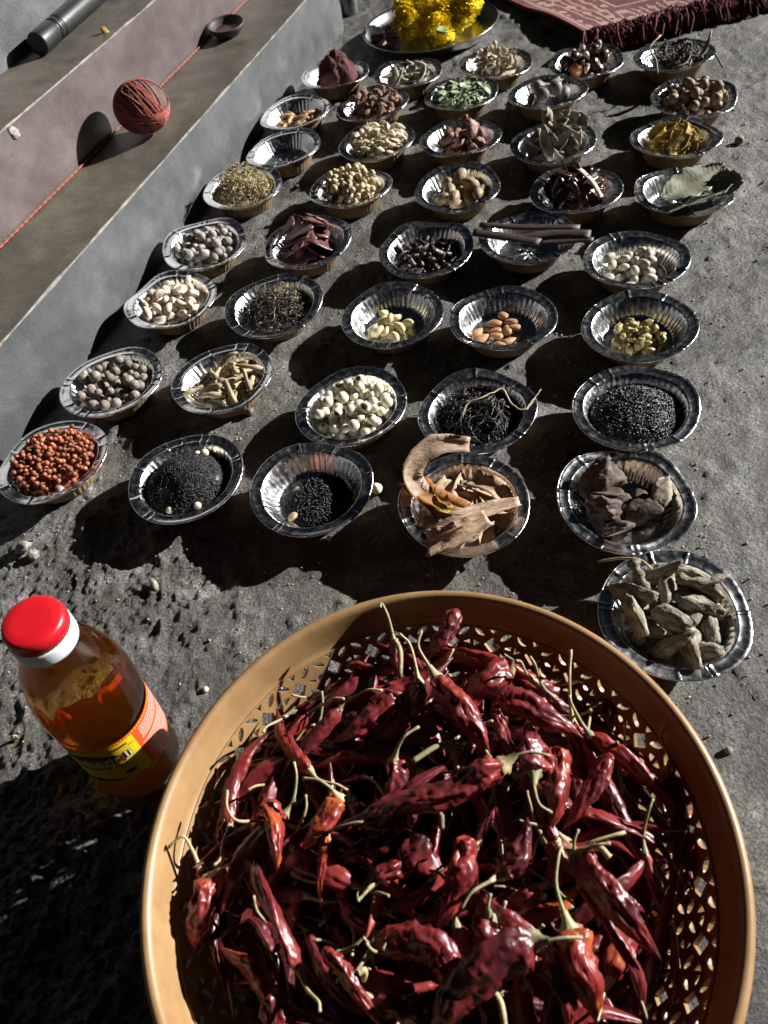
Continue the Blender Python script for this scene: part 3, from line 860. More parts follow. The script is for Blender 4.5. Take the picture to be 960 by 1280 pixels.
# 7 grey brown berries
ms = [lump_mesh('berry', .0056, M['grey_berry'], .09, 1.3, 3, seed=s) for s in K(4)]
scatter(7, 'berry', ms, 80, .0056, 'round grey brown berry in the foil bowl second up along the steps', 'berry', 'grey brown berries in their bowl', R=.0435, spread=.9, szv=.3)
# 8 finger roots
ms = [stick_mesh('finger', .016, .0040, M['finger_root'], .3, .45, 8, 9, .18, s) for s in K(5)]
scatter(8, 'finger_root', ms, 36, .0042, 'tan finger shaped root in its foil bowl', 'root', 'tan finger roots in their bowl', L=.013, t=.0036, R=.042, tilt=.25, spread=.55)
# 9 cream white seeds with a dark eye
def eyed(seed):
    V, F = ico(3); W = []
    for v in V:
        d = 1 + .05 * nz(v, 1.4, seed)
        if v.x > .8: d -= .25 * (v.x - .8)
        W.append(Vector((v.x * 1.08, v.y, v.z)) * .0060 * d)
    me = mesh('white_seed', W, F, [M['white_seed'], M['dark_eye']])
    for p in me.polygons:
        if p.center.x > .0055: p.material_index = 1
    return me
ms = [eyed(s) for s in K(4)]
scatter(9, 'white_seed', ms, 84, .0059, 'round cream white seed with a dark eye in the full foil bowl', 'seed', 'cream white seeds in their bowl', R=.042, spread=.9, szv=.18)
# 10 black wiry roots
def wiry(n, R, hz, rad, seed, wig=.5, L=.05, seg=4):
    rr = random.Random(seed); mb = MB()
    for q in K(n):
        a = rr.uniform(0, 6.28); d = R * math.sqrt(rr.random()) * .9
        x, y = d * math.cos(a), d * math.sin(a)
        hd = rr.uniform(0, 6.28); z = .004 + hz * (1 - (d / R) ** 2) * rr.uniform(.3, 1)
        P = [Vector((x, y, z))]; cu = rr.uniform(-wig, wig)
        for k in K(9):
            hd += cu + rr.uniform(-.35, .35)
            st = L / 9
            nx_, ny_ = P[-1].x + math.cos(hd) * st, P[-1].y + math.sin(hd) * st
            if math.hypot(nx_, ny_) > R: hd += 1.6; nx_, ny_ = P[-1].x, P[-1].y
            dd = math.hypot(nx_, ny_)
            zz = min(P[-1].z + rr.uniform(-.0022, .0022), .006 + hz * max(.1, 1 - (dd / R) ** 2) * 1.2)
            zz = max(zz, .003 + max(0, (dd - .038) / .012) * .026)
            P.append(Vector((nx_, ny_, zz)))
        r0 = rad * rr.uniform(.6, 1.5)
        V, F = tube(P, [r0 * (1 - .07 * k) for k in K(10)], seg); mb.add(V, F)
    return mb
o = put('wiry_roots', wiry(340, .046, .028, .0009, 5).mesh('wiry', M['black_root']), (*BOWLS[10], bz(10) + .006)); tag(o, 'tangle of black wiry roots filling its foil bowl', 'roots', kind='stuff')
for pts, l in (([(628, 485, .040), (640, 505, .036), (655, 512, .035), (666, 500, .037), (676, 487, .040)], 'pale wiry root fibre hanging over the right rim of the black root bowl'), ([(577, 522, .036), (585, 505, .042), (600, 498, .044), (618, 490, .042), (628, 485, .040)], 'pale wiry root fibre curling over the middle of the black roots')):
    P = bez([at(*p) for p in pts], 20); P = [p + Vector((noise.noise(p * 300), noise.noise(p * 290 + Vector((4, 0, 0))), 0)) * .0016 for p in P]
    V, F = tube(P, [.0011 * (1 - .02 * i) for i in K(20)], 5); tag(put('root_fibre', mesh('fibre', V, F, M['pale_fibre'])), l, 'root fibre')
# 11 coarse black seeds
seeds_stuff(11, 'coarse_black_seeds', M['black_seed'], 4300, .0026, .0012, 'coarse black seeds mounded in the foil bowl with the bright rim glint', 'seeds', R=.0450, cx=.0, cy=-.001, hump=.017, edge=.0085)
# 12 cream lumps
ms = [rock_mesh('lump', .0085, M['white_lump'], (1.3, .9, .7), s, 3, .25, True) for s in K(3)] + [bean_mesh('lump', .009, .005, M['white_lump'], .9, s) for s in K(2)]
scatter(12, 'cream_lump', ms, 50, .0075, 'cream white lump in the foil bowl third up along the steps', 'lump', 'cream white lumps in their bowl', L=.003, t=.005, R=.043, spread=.6)
# 13 crumbled leaf
heap(13)
o = put('crumbled_leaf', wiry(620, .047, .046, .0007, 8, .9, .018, 3).mesh('leafbits', M['dark_leaf']), (*BOWLS[13], bz(13) + .005)); tag(o, 'dark crumbled leaf and twig bits mounded in their foil bowl', 'dried leaves', kind='stuff')
o = put('pale_twig_bits', wiry(110, .045, .050, .0006, 9, .5, .014, 3).mesh('twigbits', M['straw']), (*BOWLS[13], bz(13) + .006)); tag(o, 'pale twig bits mixed over the dark crumbled leaf', 'twigs', kind='stuff')
# 14 cashews
ms = [bean_mesh('cashew', .0095, .0047, M['cashew'], 1.25, s, 10, 11, .18) for s in K(3)]
scatter(14, 'cashew_nut', ms, 13, .0058, 'pale curved cashew nut in its foil bowl', 'cashew nut', 'cashew nuts in their bowl', L=.005, t=.0045, R=.028, cx=-.006, cy=-.004, roll=.5, tilt=.2, k=10)
# 15 almonds
ms = [bean_mesh('almond', .0098, .0055, M['almond'], 0, s, 10, 11, .35, .62) for s in K(3)]
scatter(15, 'almond', ms, 11, .0056, 'brown almond lying on the bottom of its foil bowl', 'almond', 'almonds in their bowl', L=.0055, t=.0036, R=.033, cx=-.006, cy=-.002, roll=.3, k=26, spread=.8)
# 16 raisins
ms = [lump_mesh('raisin', .0048, M['raisin'], .3, 1.8, 3, (1.5, .95, .85), s) for s in K(4)]
scatter(16, 'raisin', ms, 32, .0045, 'wrinkled yellow raisin in the small pile in its foil bowl', 'raisin', 'raisins in their bowl', L=.0025, t=.0042, R=.030, spread=.45)
# 17 dusty grey nuts
ms = [lump_mesh('nut', .0058, M['dust_nut'], .12, 1.3, 3, (1.12, 1, .95), s) for s in K(4)]
scatter(17, 'grey_nut', ms, 70, .0058, 'dusty grey round nut in the foil bowl fourth up along the steps', 'nut', 'dusty grey nuts in their bowl', R=.043, spread=.85, szv=.3)
# 18 maroon bark sheets
ms = [sheet_mesh('sheet', .021, .014, M['maroon_bark'], .25, s, th=.0016, twist=.15, jag=.5, nu=9) for s in K(4)]
scatter(18, 'maroon_bark_sheet', ms, 18, .013, 'flat dark maroon bark sheet stacked in its foil bowl', 'bark sheet', 'maroon bark sheets in their bowl', L=.010, t=.003, R=.032, tilt=.3, roll=.5)
# 19 black shrivelled pods
ms = [bean_mesh('pod', .008, .0036, M['black_pod'], .8, s, 8, 9, .3, .8) for s in K(3)] + [sheet_mesh('pod', .008, .006, M['black_pod'], 1.3, 3, nu=7, nv=5)]
scatter(19, 'black_pod', ms, 85, .0042, 'small black shrivelled pod in its foil bowl', 'pod', 'black pods in their bowl', L=.004, t=.0036, R=.042, tilt=.5, spread=.55)
# 20 long dark sticks
for pts, r, l in (([(592, 290, .042), (630, 296, .041), (675, 303, .042)], .0085, 'short thick dark stick at the left of the bowl crossed by sticks'), ([(640, 300, .040), (690, 293, .043), (738, 293, .046)], .0095, 'long dark stick lying right across the foil bowl, its pale cut end at the right'), ([(600, 281, .038), (650, 284, .040), (725, 284, .042)], .0060, 'dark stick at the back of the bowl crossed by sticks'), ([(675, 303, .040), (705, 302, .042), (742, 299, .045)], .0050, 'thin dark stick in front, its light end over the right rim')):
    P = bez([at(*p) for p in pts], 14); V, F = tube(P, [r] * 14, 8, lambda i, k: 1 + .22 * noise.noise(Vector((i * .4, k * .9, r * 900))), .38)
    tag(put('dark_stick', mesh('stick', V, F, M['dark_stick'])), l, 'stick', 'dark sticks across the foil bowl')
# 21 pale oval nuts
ms = [bean_mesh('nut', .0083, .0058, M['pale_nut'], 0, s, 10, 11, .12, .9) for s in K(3)]
scatter(21, 'pale_nut', ms, 30, .0060, 'pale grey oval nut in the foil bowl by the plain cement', 'nut', 'pale oval nuts in their bowl', L=.0025, t=.0055, R=.038, cx=-.003, spread=.6, tilt=.3)
# 22 dried herb
o = put('dried_herb', wiry(620, .049, .062, .0009, 12, .4, .018, 3).mesh('herb', M['herb']), (*BOWLS[22], bz(22) + .004)); tag(o, 'yellow green dried herb heaped in the foil bowl beside the steps', 'dried herb', kind='stuff')
# 23 puffed grains
seeds_stuff(23, 'grain_filling', M['puffed'], 40, .003, .003, 'pale yellow grains filling the lower part of their foil bowl', 'grains', R=.0445, hump=.018, edge=.007)
ms = [lump_mesh('grain', .0042, M['puffed'], .35, 1.7, 2, (1.2, 1, .85), s) for s in K(5)]
scatter(23, 'puffed_grain', ms, 150, .0040, 'pale yellow puffed grain heaped in its foil bowl', 'grain', 'puffed grains in their bowl', R=.044, spread=.5, szv=.35, k=5)
# 24 large oval nuts
ms = [lump_mesh('nut', .0095, M['brown_nut'], .06, 1.2, 3, (1.45, .95, .9), s, .05) for s in K(3)]
scatter(24, 'oval_nut', ms, 15, .0090, 'large oval brown nut in its foil bowl', 'nut', 'large oval nuts in their bowl', L=.0045, t=.008, R=.038, spread=.55, tilt=.4)
# 25 glossy dark pods
ms = [sheet_mesh('pod', .016, .010, M['glossy_pod'], 1.4, s, th=.0018, twist=.9, jag=.5) for s in K(3)] + [rock_mesh('pod', .010, M['glossy_pod'], (1.5, .9, .7), 4, 3, .5, True)]
scatter(25, 'glossy_pod', ms, 27, .0090, 'dark glossy curled pod in its foil bowl', 'pod', 'dark glossy pods in their bowl', L=.008, t=.005, R=.038, spread=.55, tilt=.8, roll=1.2)
strip('pale_strip', [at(722, 212, .060), at(738, 228, .052), at(750, 247, .044)], .0055, M['pale_nut'], 'pale flat strip lying on top of the glossy dark pods', 'strip', lean=Vector((.6, -.5, .6)))
# 26 big leaves
for k, (a, b, w, z, lean, l) in enumerate((((826, 250), (905, 208), .024, .046, .2, 'large grey green leaf on top, its midrib slanting up to the right'), ((838, 268), (918, 232), .023, .038, -.5, 'large leaf under the front of the leaf pile, tilted to the basket side'), ((885, 230), (930, 228), .017, .046, .7, 'curled leaf tip overhanging the far right rim of the leaf bowl'), ((824, 262), (868, 268), .014, .034, .1, 'small leaf lying low at the front left of the leaf bowl'))):
    A = at(*a, z); B = at(*b, z + .006); c = (A + B) / 2; d = B - A
    q = leaf_mesh('leaf', d.length / 2, w, M['bay_leaf'], k, fold=.10, bow=.05, nu=70, nv=15, vein=.0006, wave=.06)
    rot = Matrix.Rotation(math.atan2(d.y, d.x), 3, 'Z') @ Matrix.Rotation(-math.atan2(d.z, math.hypot(d.x, d.y)), 3, 'Y') @ Matrix.Rotation(lean, 3, 'X')
    tag(put('dried_leaf', q, c, rot), l, 'leaf', 'large dried leaves in their bowl')
# 28 wood chips
seeds_stuff(28, 'chip_filling', M['wood_chip'], 60, .004, .003, 'pale wood chips filling the lower part of their foil bowl', 'wood chips', R=.0445, hump=.012, edge=.0065)
ms = [rock_mesh('chip', .007, M['wood_chip'], (1.5, .9, .4), s, 2, .4) for s in K(4)]
scatter(28, 'wood_chip', ms, 110, .0062, 'pale cream wood chip in its foil bowl', 'wood chip', 'pale wood chips in their bowl', L=.003, t=.0028, R=.043, spread=.55, tilt=.5, roll=.5)
# 29
ms = [rock_mesh('lump', .0105, M['red_lump'], (1.3, 1, .75), s, 3, .5, True) for s in K(4)]
scatter(29, 'wrinkled_lump', ms, 23, .0095, 'reddish brown wrinkled lump in its foil bowl', 'lump', 'reddish brown lumps in their bowl', L=.003, t=.007, R=.034, cx=.006, spread=.5)
# 30 peels
ms = [sheet_mesh('peel', .022, .010, M['grey_peel'], 1.1, s, th=.0016, twist=.9, jag=.4, bow=.25) for s in K(4)]
scatter(30, 'dried_peel', ms, 24, .009, 'grey curled dried peel in its foil bowl', 'peel', 'grey dried peels in their bowl', L=.012, t=.006, R=.034, spread=.55, tilt=.9, roll=1.4)
strip('dried_peel', [at(664, 182, .030), at(676, 166, .050), at(686, 153, .066)], .0055, M['pale_nut'], 'pale upright peel rising at the left of the grey peel bowl', 'peel', th=.0016, lean=Vector((.8, -.3, .3)))
# 31 yellow slices
ms = [sheet_mesh('slice', .014, .008, M['yellow_slice'], 1.0, s, twist=.7, jag=.4, bow=.2) for s in K(4)]
scatter(31, 'yellow_slice', ms, 28, .0085, 'yellow curled dried slice in its foil bowl', 'slice', 'yellow slices in their bowl', L=.007, t=.004, R=.034, cx=.004, spread=.55, tilt=.6, roll=.8)
# 32
ms = [stick_mesh('bit', .013, .0036, M['orange_stick'], .2, .7, 7, 7, .2, s) for s in K(3)]
scatter(32, 'stick_piece', ms, 24, .004, 'short orange brown stick piece in its foil bowl', 'stick', 'orange brown stick pieces in their bowl', L=.010, t=.0034, R=.038, spread=.6, tilt=.3)
# 33
seeds_stuff(33, 'chip_filling', M['brown_chip'], 40, .003, .003, 'brown chips filling the lower part of their foil bowl', 'chips', R=.0425, cx=.003, hump=.020, edge=.0065)
ms = [rock_mesh('chip', .0065, M['brown_chip'], (1.4, .9, .5), s, 2, .4) for s in K(4)]
scatter(33, 'brown_chip', ms, 90, .0056, 'small brown chip heaped in its foil bowl', 'chip', 'brown chips in their bowl', L=.002, t=.003, R=.042, cx=.004, spread=.5, tilt=.6, roll=.8)
# 34
seeds_stuff(34, 'leaf_filling', M['green_flake'], 300, .006, .0025, 'grey green leaf bits filling the lower part of their foil bowl', 'leaf bits', R=.0445, hump=.010, edge=.0085)
ms = [leaf_mesh('flake', .0085, .0048, M['green_flake'], s, nu=7, nv=5, fold=.3, bow=.15, th=.0007) for s in K(3)]
scatter(34, 'small_leaf', ms, 130, .0050, 'small grey green dried leaf in its foil bowl', 'leaf', 'small green leaves in their bowl', L=.004, t=.0016, R=.045, spread=.6, tilt=.5, roll=.6)
# 35
ms = [lump_mesh('lump', .0115, M['grey_lump'], .15, 1.3, 3, (1.1, 1, .95), s) for s in K(3)]
scatter(35, 'grey_lump', ms, 9, .0115, 'large round dark grey lump in its foil bowl', 'lump', 'dark grey lumps in their bowl', R=.034, spread=.6)
strip('pale_strip', [at(672, 110, .036), at(690, 108, .048), at(702, 100, .052)], .008, M['pale_nut'], 'pale piece lying on top of the round dark grey lumps', 'strip')
# 36
ms = [lump_mesh('nut', .0066, M['light_nut'], .10, 1.3, 3, (1.1, 1, 1), s) for s in K(4)]
scatter(36, 'light_nut', ms, 62, .0066, 'round light brown nut heaped in its foil bowl', 'nut', 'light brown nuts in their bowl', R=.043, spread=.85, szv=.22)
# 37 powder lump
V, F = ico(5); W2 = []
for v in V:
    if v.z < -.2: v = Vector((v.x, v.y, -.2))
    d = 1 + .22 * nz(v, 1.6, 3) + .14 * nz(v, 4, 8) + .08 * nz(v, 10, 2)
    k = 1 - .25 * max(0, v.z)
    W2.append(Vector((v.x * .043 * k, v.y * .038 * k, v.z * .048)) * d)
o = put('powder_lump', mesh('powder_lump', W2, F, M['red_powder']), (BOWLS[37][0] + .004, BOWLS[37][1], bz(37) + .019)); tag(o, 'tall lump of dark red powder standing in its foil bowl', 'powder')
# 38 pods
ms = [leaf_mesh('pod', .020, .0058, M['pod'], s, fold=.1, bow=.12, th=.002, nu=9, nv=5) for s in K(3)]
scatter(38, 'flat_pod', ms, 32, .0065, 'long flat pale pod in its foil bowl', 'pod', 'long flat pods in their bowl', L=.014, t=.003, R=.038, spread=.5, tilt=.5, roll=.8)
# 39
seeds_stuff(39, 'crumb_filling', M['crumb'], 30, .003, .003, 'beige crumbs filling the lower part of their foil bowl', 'crumbs', R=.043, hump=.012, edge=.007)
ms = [rock_mesh('crumb', .0058, M['crumb'], (1.3, .9, .6), s, 2, .4) for s in K(4)]
scatter(39, 'beige_crumb', ms, 80, .0050, 'beige crumb in the low heap in its foil bowl', 'crumb', 'beige crumbs in their bowl', R=.038, spread=.5, szv=.4)
# 40
o = put('orange_nut', lump_mesh('orange_nut', .0125, M['orange_nut'], .05, 1.2, 4), at(720, 87, .030)); tag(o, 'large smooth orange brown nut at the front of the mixed nuts', 'nut')
ms = [lump_mesh('nut', .010, M['glossy_pod'], .2, 1.3, 3, (1.2, 1, .9), s) for s in K(3)]
scatter(40, 'shiny_nut', ms, 15, .010, 'dark shiny nut in the mixed nut bowl by the rug', 'nut', 'dark shiny nuts in their bowl', R=.036, spread=.6)
ms = [rock_mesh('chunk', .0075, M['white_lump'], (1.2, 1, .7), s, 3, .4, True) for s in K(2)]
scatter(40, 'pale_chunk', ms, 6, .007, 'pale chunk lying among the dark shiny nuts', 'chunk', 'pale chunks among the shiny nuts', R=.034, spread=.7)
# 41 twigs
heap(41)
ms = [stick_mesh('twig', .022, .0019, M['dark_twig'], .5, .3, 5, 8, .2, s) for s in K(5)] + [leaf_mesh('twig', .018, .0045, M['dark_twig'], 9, fold=.8, bow=.3, nu=8, nv=5)]
scatter(41, 'dark_twig', ms, 75, .0030, 'spiky dark dried twig in the far right foil bowl', 'twig', 'dark twigs in the far right bowl', L=.017, t=.0025, R=.040, tilt=.9, spread=.6)
P = bez([at(872, 74, .040), at(884, 56, .062), at(890, 36, .080)], 10); V, F = tube(P, [.0025, .004, .0052, .006, .0062, .006, .0055, .0045, .0035, .001], 7, None, .5)
tag(put('black_pod', mesh('pod', V, F, M['black_pod'])), 'long black pod standing up at the right of the twig bowl', 'pod')
P = bez([at(880, 70, .045), at(893, 68, .046), at(903, 84, .036)], 10); V, F = tube(P, [.0015] * 10, 5)
tag(put('dark_twig', mesh('twig', V, F, M['dark_twig'])), 'thin twig hanging down over the right rim of the twig bowl', 'twig')
P = bez([at(822, 92, .034), at(820, 75, .050), at(812, 60, .066), at(826, 44, .074)], 12); V, F = tube(P, [.0013] * 12, 5)
tag(put('dark_twig', mesh('twig', V, F, M['straw'])), 'thin pale twig standing up at the left of the twig bowl', 'twig')

# ------------------------------------------------------------------ the big woven-pattern plastic basket
BC = Vector((-0.01866, 0.13422, 0)); BR = 0.1885; BZ = 0.120
def plastic():
    m, t, p = nodes('tan_plastic')
    tc = t.nodes.new('ShaderNodeTexCoord')
    n = t.nodes.new('ShaderNodeTexNoise'); n.inputs['Scale'].default_value = 22; n.inputs['Detail'].default_value = 10; n.inputs['Roughness'].default_value = .7
    t.links.new(tc.outputs['Object'], n.inputs['Vector'])
    r = t.nodes.new('ShaderNodeValToRGB')
    r.color_ramp.elements[0].position = .3; r.color_ramp.elements[0].color = (.235, .132, .055, 1)
    r.color_ramp.elements[1].position = .65; r.color_ramp.elements[1].color = (.345, .208, .095, 1)
    t.links.new(n.outputs['Fac'], r.inputs[0]); t.links.new(r.outputs[0], p.inputs['Base Color'])
    mr = t.nodes.new('ShaderNodeMapRange'); mr.inputs['To Min'].default_value = .28; mr.inputs['To Max'].default_value = .55
    t.links.new(n.outputs['Fac'], mr.inputs['Value']); t.links.new(mr.outputs[0], p.inputs['Roughness'])
    n2 = t.nodes.new('ShaderNodeTexNoise'); n2.inputs['Scale'].default_value = 160; n2.inputs['Detail'].default_value = 4
    t.links.new(tc.outputs['Object'], n2.inputs['Vector'])
    b = t.nodes.new('ShaderNodeBump'); b.inputs['Strength'].default_value = .18; b.inputs['Distance'].default_value = .0008
    t.links.new(n2.outputs['Fac'], b.inputs['Height']); t.links.new(b.outputs[0], p.inputs['Normal'])
    tr = t.nodes.new('ShaderNodeBsdfTranslucent'); tr.inputs['Color'].default_value = (.55, .13, .025, 1)
    mx = t.nodes.new('ShaderNodeMixShader'); mx.inputs[0].default_value = .09
    t.links.new(p.outputs[0], mx.inputs[1]); t.links.new(tr.outputs[0], mx.inputs[2])
    t.links.new(mx.outputs[0], t.nodes['Material Output'].inputs['Surface'])
    return m
m_pl = plastic()
basket = empty('basket', BC)
tag(basket, 'round tan plastic basket with a pierced wall, piled with dried red chillies', 'basket')
seg = 160
rim = [(.1740, .0905), (.1757, .0985), (.1785, .1100), (.1800, .1162), (.1818, .1196), (.1843, .1208), (.1866, .1200), (.1882, .1180), (.1885, .1150), (.1880, .1085), (.1868, .1084), (.1868, .1140), (.1850, .1172), (.1830, .1172), (.1815, .1140), (.1800, .1060), (.1788, .0990), (.1764, .0905)]
V, F = lathe(rim, seg); V = [v + Vector((0, 0, .0006 * noise.noise(v * 12))) for v in V]
F += [(i * len(rim) + len(rim) - 1, i * len(rim), ((i + 1) % seg) * len(rim), ((i + 1) % seg) * len(rim) + len(rim) - 1) for i in range(seg)]
put('rim', mesh('rim', V, [tuple(reversed(f)) for f in F], m_pl), parent=basket)
# pierced wall: holes are cut through one cell of the pattern and the cell is repeated
def cell():
    pts = []; edges = []; holes = []
    def poly(P):
        s = len(pts)
        pts.extend(Vector(p) for p in P)
        edges.extend((s + i, s + (i + 1) % len(P)) for i in range(len(P)))
        holes.append([Vector(p) for p in P])
    # border with matching points on both sides
    n = 8; b = []
    for i in range(n): b.append((i / n, 0))
    for i in range(n): b.append((1, i / n))
    for i in range(n): b.append((1 - i / n, 1))
    for i in range(n): b.append((0, 1 - i / n))
    pts.extend(Vector(p) for p in b); edges.extend((i, (i + 1) % len(b)) for i in range(len(b)))
    poly([(.5 + .20, .5), (.5, .5 + .25), (.5 - .20, .5), (.5, .5 - .25)])
    def leaf(cx, cy, L, w, a):
        P = []
        for k in range(10):
            u = math.cos(2 * PI * k / 10); v = math.sin(2 * PI * k / 10) * (1 - .35 * u * u)
            P.append((cx + u * L * math.cos(a) - v * w * math.sin(a), cy + u * L * math.sin(a) + v * w * math.cos(a)))
        poly(P)
    for sx in (-1, 1):
        for sy in (-1, 1): leaf(.5 + sx * .315, .5 + sy * .32, .175, .075, math.atan2(sy, sx))
    for sx in (-1, 1): poly([(.5 + sx * .27, .5), (.5 + sx * .46, .5 + .10), (.5 + sx * .46, .5 - .10)][::1 if sx > 0 else -1])
    for sy in (-1, 1): poly([(.5, .5 + sy * .32), (.5 + .10, .5 + sy * .46), (.5 - .10, .5 + sy * .46)])
    v2, e2, f2, *_ = delaunay_2d_cdt([p.to_2d() for p in pts], edges, [], 1, 1e-6)
    def inside(q, P):
        c = False
        for i in range(len(P)):
            a, b_ = P[i], P[i - 1]
            if (a.y > q.y) != (b_.y > q.y) and q.x < (b_.x - a.x) * (q.y - a.y) / (b_.y - a.y) + a.x: c = not c
        return c
    fs = []
    for f in f2:
        c = sum((v2[i] for i in f), Vector((0, 0))) / len(f)
        if not any(inside(c, h) for h in holes): fs.append(tuple(f))
    return v2, fs
cv, cf = cell()
NC, rows = 32, [(.0915, .0600), (.0600, .0285)]
bm = bmesh.new()
def wr(z): return .1490 + (z - .0285) / (.0915 - .0285) * (.1748 - .1490)
for (zt, zb) in rows:
    for c in range(NC):
        vs = []
        for p in cv:
            a = 2 * PI * (c + p.x) / NC; z = zb + (zt - zb) * p.y
            vs.append(bm.verts.new((wr(z) * math.cos(a), wr(z) * math.sin(a), z)))
        for f in cf:
            try: bm.faces.new([vs[i] for i in f])
            except ValueError: pass
bmesh.ops.remove_doubles(bm, verts=bm.verts, dist=1e-5)
bmesh.ops.recalc_face_normals(bm, faces=bm.faces)
me = bpy.data.meshes.new('pierced_wall'); bm.to_mesh(me); bm.free(); me.materials.append(m_pl)
w_ = put('pierced_wall', me, parent=basket)
sm = w_.modifiers.new('thick', 'SOLIDIFY'); sm.thickness = .0034; sm.offset = 0
# pale raised beads above and below the pattern + lower wall and floor
V, F = lathe([(.1490, .0285), (.1460, .012), (.1420, .003), (.10, .0015), (.0005, .0015)], seg)
put('base', mesh('base', V, F, m_pl), parent=basket)

# ------------------------------------------------------------------ dried chillies
def chilli_mat(name, hot=0.0):
    m, t, p = nodes(name)
    tc = t.nodes.new('ShaderNodeTexCoord'); oi = t.nodes.new('ShaderNodeObjectInfo')
    n = t.nodes.new('ShaderNodeTexNoise'); n.inputs['Scale'].default_value = 38; n.inputs['Detail'].default_value = 5
    t.links.new(tc.outputs['Object'], n.inputs['Vector'])
    ad = t.nodes.new('ShaderNodeMath'); ad.operation = 'MULTIPLY_ADD'; ad.inputs[1].default_value = .22; 
    t.links.new(oi.outputs['Random'], ad.inputs[0]); t.links.new(n.outputs['Fac'], ad.inputs[2])
    r = t.nodes.new('ShaderNodeValToRGB'); e = r.color_ramp.elements
    e[0].position = .42 - hot * .3; e[0].color = (.048, .006, .008, 1)
    e[1].position = 1.0 - hot * .3; e[1].color = (.38, .085, .014, 1)
    k = e.new(.60 - hot * .3); k.color = (.138, .013, .016, 1)
    k = e.new(.84 - hot * .3); k.color = (.24, .023, .019, 1)
    t.links.new(ad.outputs[0], r.inputs[0]); t.links.new(r.outputs[0], p.inputs['Base Color'])
    p.inputs['Roughness'].default_value = .40
    p.inputs['Specular IOR Level'].default_value = .72
    n2 = t.nodes.new('ShaderNodeTexNoise'); n2.inputs['Scale'].default_value = 170; n2.inputs['Detail'].default_value = 2; n2.noise_type = 'RIDGED_MULTIFRACTAL'
    t.links.new(tc.outputs['Object'], n2.inputs['Vector'])
    b = t.nodes.new('ShaderNodeBump'); b.inputs['Strength'].default_value = .5; b.inputs['Distance'].default_value = .0014
    t.links.new(n2.outputs['Fac'], b.inputs['Height']); t.links.new(b.outputs[0], p.inputs['Normal'])
    tr = t.nodes.new('ShaderNodeBsdfTranslucent'); tr.inputs['Color'].default_value = (.55, .05, .01, 1)
    mx = t.nodes.new('ShaderNodeMixShader'); mx.inputs[0].default_value = .10
    t.links.new(p.outputs[0], mx.inputs[1]); t.links.new(tr.outputs[0], mx.inputs[2])
    t.links.new(mx.outputs[0], t.nodes['Material Output'].inputs['Surface'])
    return m
m_ch = chilli_mat('dried_chilli_skin'); m_hot = chilli_mat('orange_chilli_skin', .75)
m_stem = mat('dry_stem', (.44, .36, .20), (.26, .22, .11), scale=90, rough=.6, bump=.4, objrand=.3, stretch=(1, 1, 1))
m_stem_g = mat('greenish_stem', (.33, .31, .17), (.18, .175, .085), scale=90, rough=.6, bump=.4, objrand=.25)

def pod_geo(P, r, seed, nr=40, seg=20, wr_=.27, flr=(.45, .65)):
    pts = bez(P, nr)
    L = sum((pts[i + 1] - pts[i]).length for i in range(nr - 1))
    fr = frames(pts); V = []
    rr = random.Random(seed); tw = rr.uniform(-2.2, 2.2); a0 = rr.uniform(0, 6); fl = rr.uniform(*flr)
    for i, p in enumerate(pts):
        t = i / (nr - 1)
        prof = (0.30 + .70 * min(1, t / .10) ** .7) if t < .10 else 1.0
        if t > .42: prof = (1 - ((t - .42) / .58) ** 1.7) * .96 + .04
        prof *= 1 + .13 * noise.noise(Vector((t * 5, seed, 2)))
        side = Vector((0, 0, 0)) + (fr[i][1] * noise.noise(Vector((t * 4, seed, 9))) + fr[i][2] * noise.noise(Vector((t * 4, seed, 5)))) * r * .22
        for k in range(seg):
            a = 2 * PI * k / seg
            ca, sa = math.cos(a), math.sin(a)
            b = a - a0 - tw * t
            q = Vector((ca * 1.5, sa * 1.5, t * L / r * .62 + seed * 3.7))
            q2 = Vector((ca * 2.9, sa * 2.9, t * L / r * .95 + seed * 1.7)); q3 = Vector((ca * 5.6, sa * 5.6, t * L / r * 2.4 + seed))
            d = 1.04 - wr_ * .70 * (abs(noise.noise(q)) * 1.9 - .40) - wr_ * .72 * (abs(noise.noise(q2)) * 1.9 - .4) - wr_ * .28 * (abs(noise.noise(q3)) * 1.8 - .4)
            # collapsed cross-section with creases along the pod
            d *= .97 - .20 * max(0, math.cos(3 * b + 2.0 * math.sin(t * 5 + seed)))
            x = math.cos(b); y = math.sin(b) * fl
            e1 = fr[i][1] * math.cos(a0 + tw * t) + fr[i][2] * math.sin(a0 + tw * t)
            e2 = -fr[i][1] * math.sin(a0 + tw * t) + fr[i][2] * math.cos(a0 + tw * t)
            V.append(p + side * min(1, 4 * t) + (e1 * x + e2 * y) * r * prof * d)
    F = grid_faces(nr, seg, cv=True)
    V.append(pts[0]); V.append(pts[-1] + fr[-1][0] * r * .15)
    a, b = len(V) - 2, len(V) - 1; LL = (nr - 1) * seg
    for k in range(seg): F.append((a, k, (k + 1) % seg)); F.append((b, LL + (k + 1) % seg, LL + k))
    return V, F
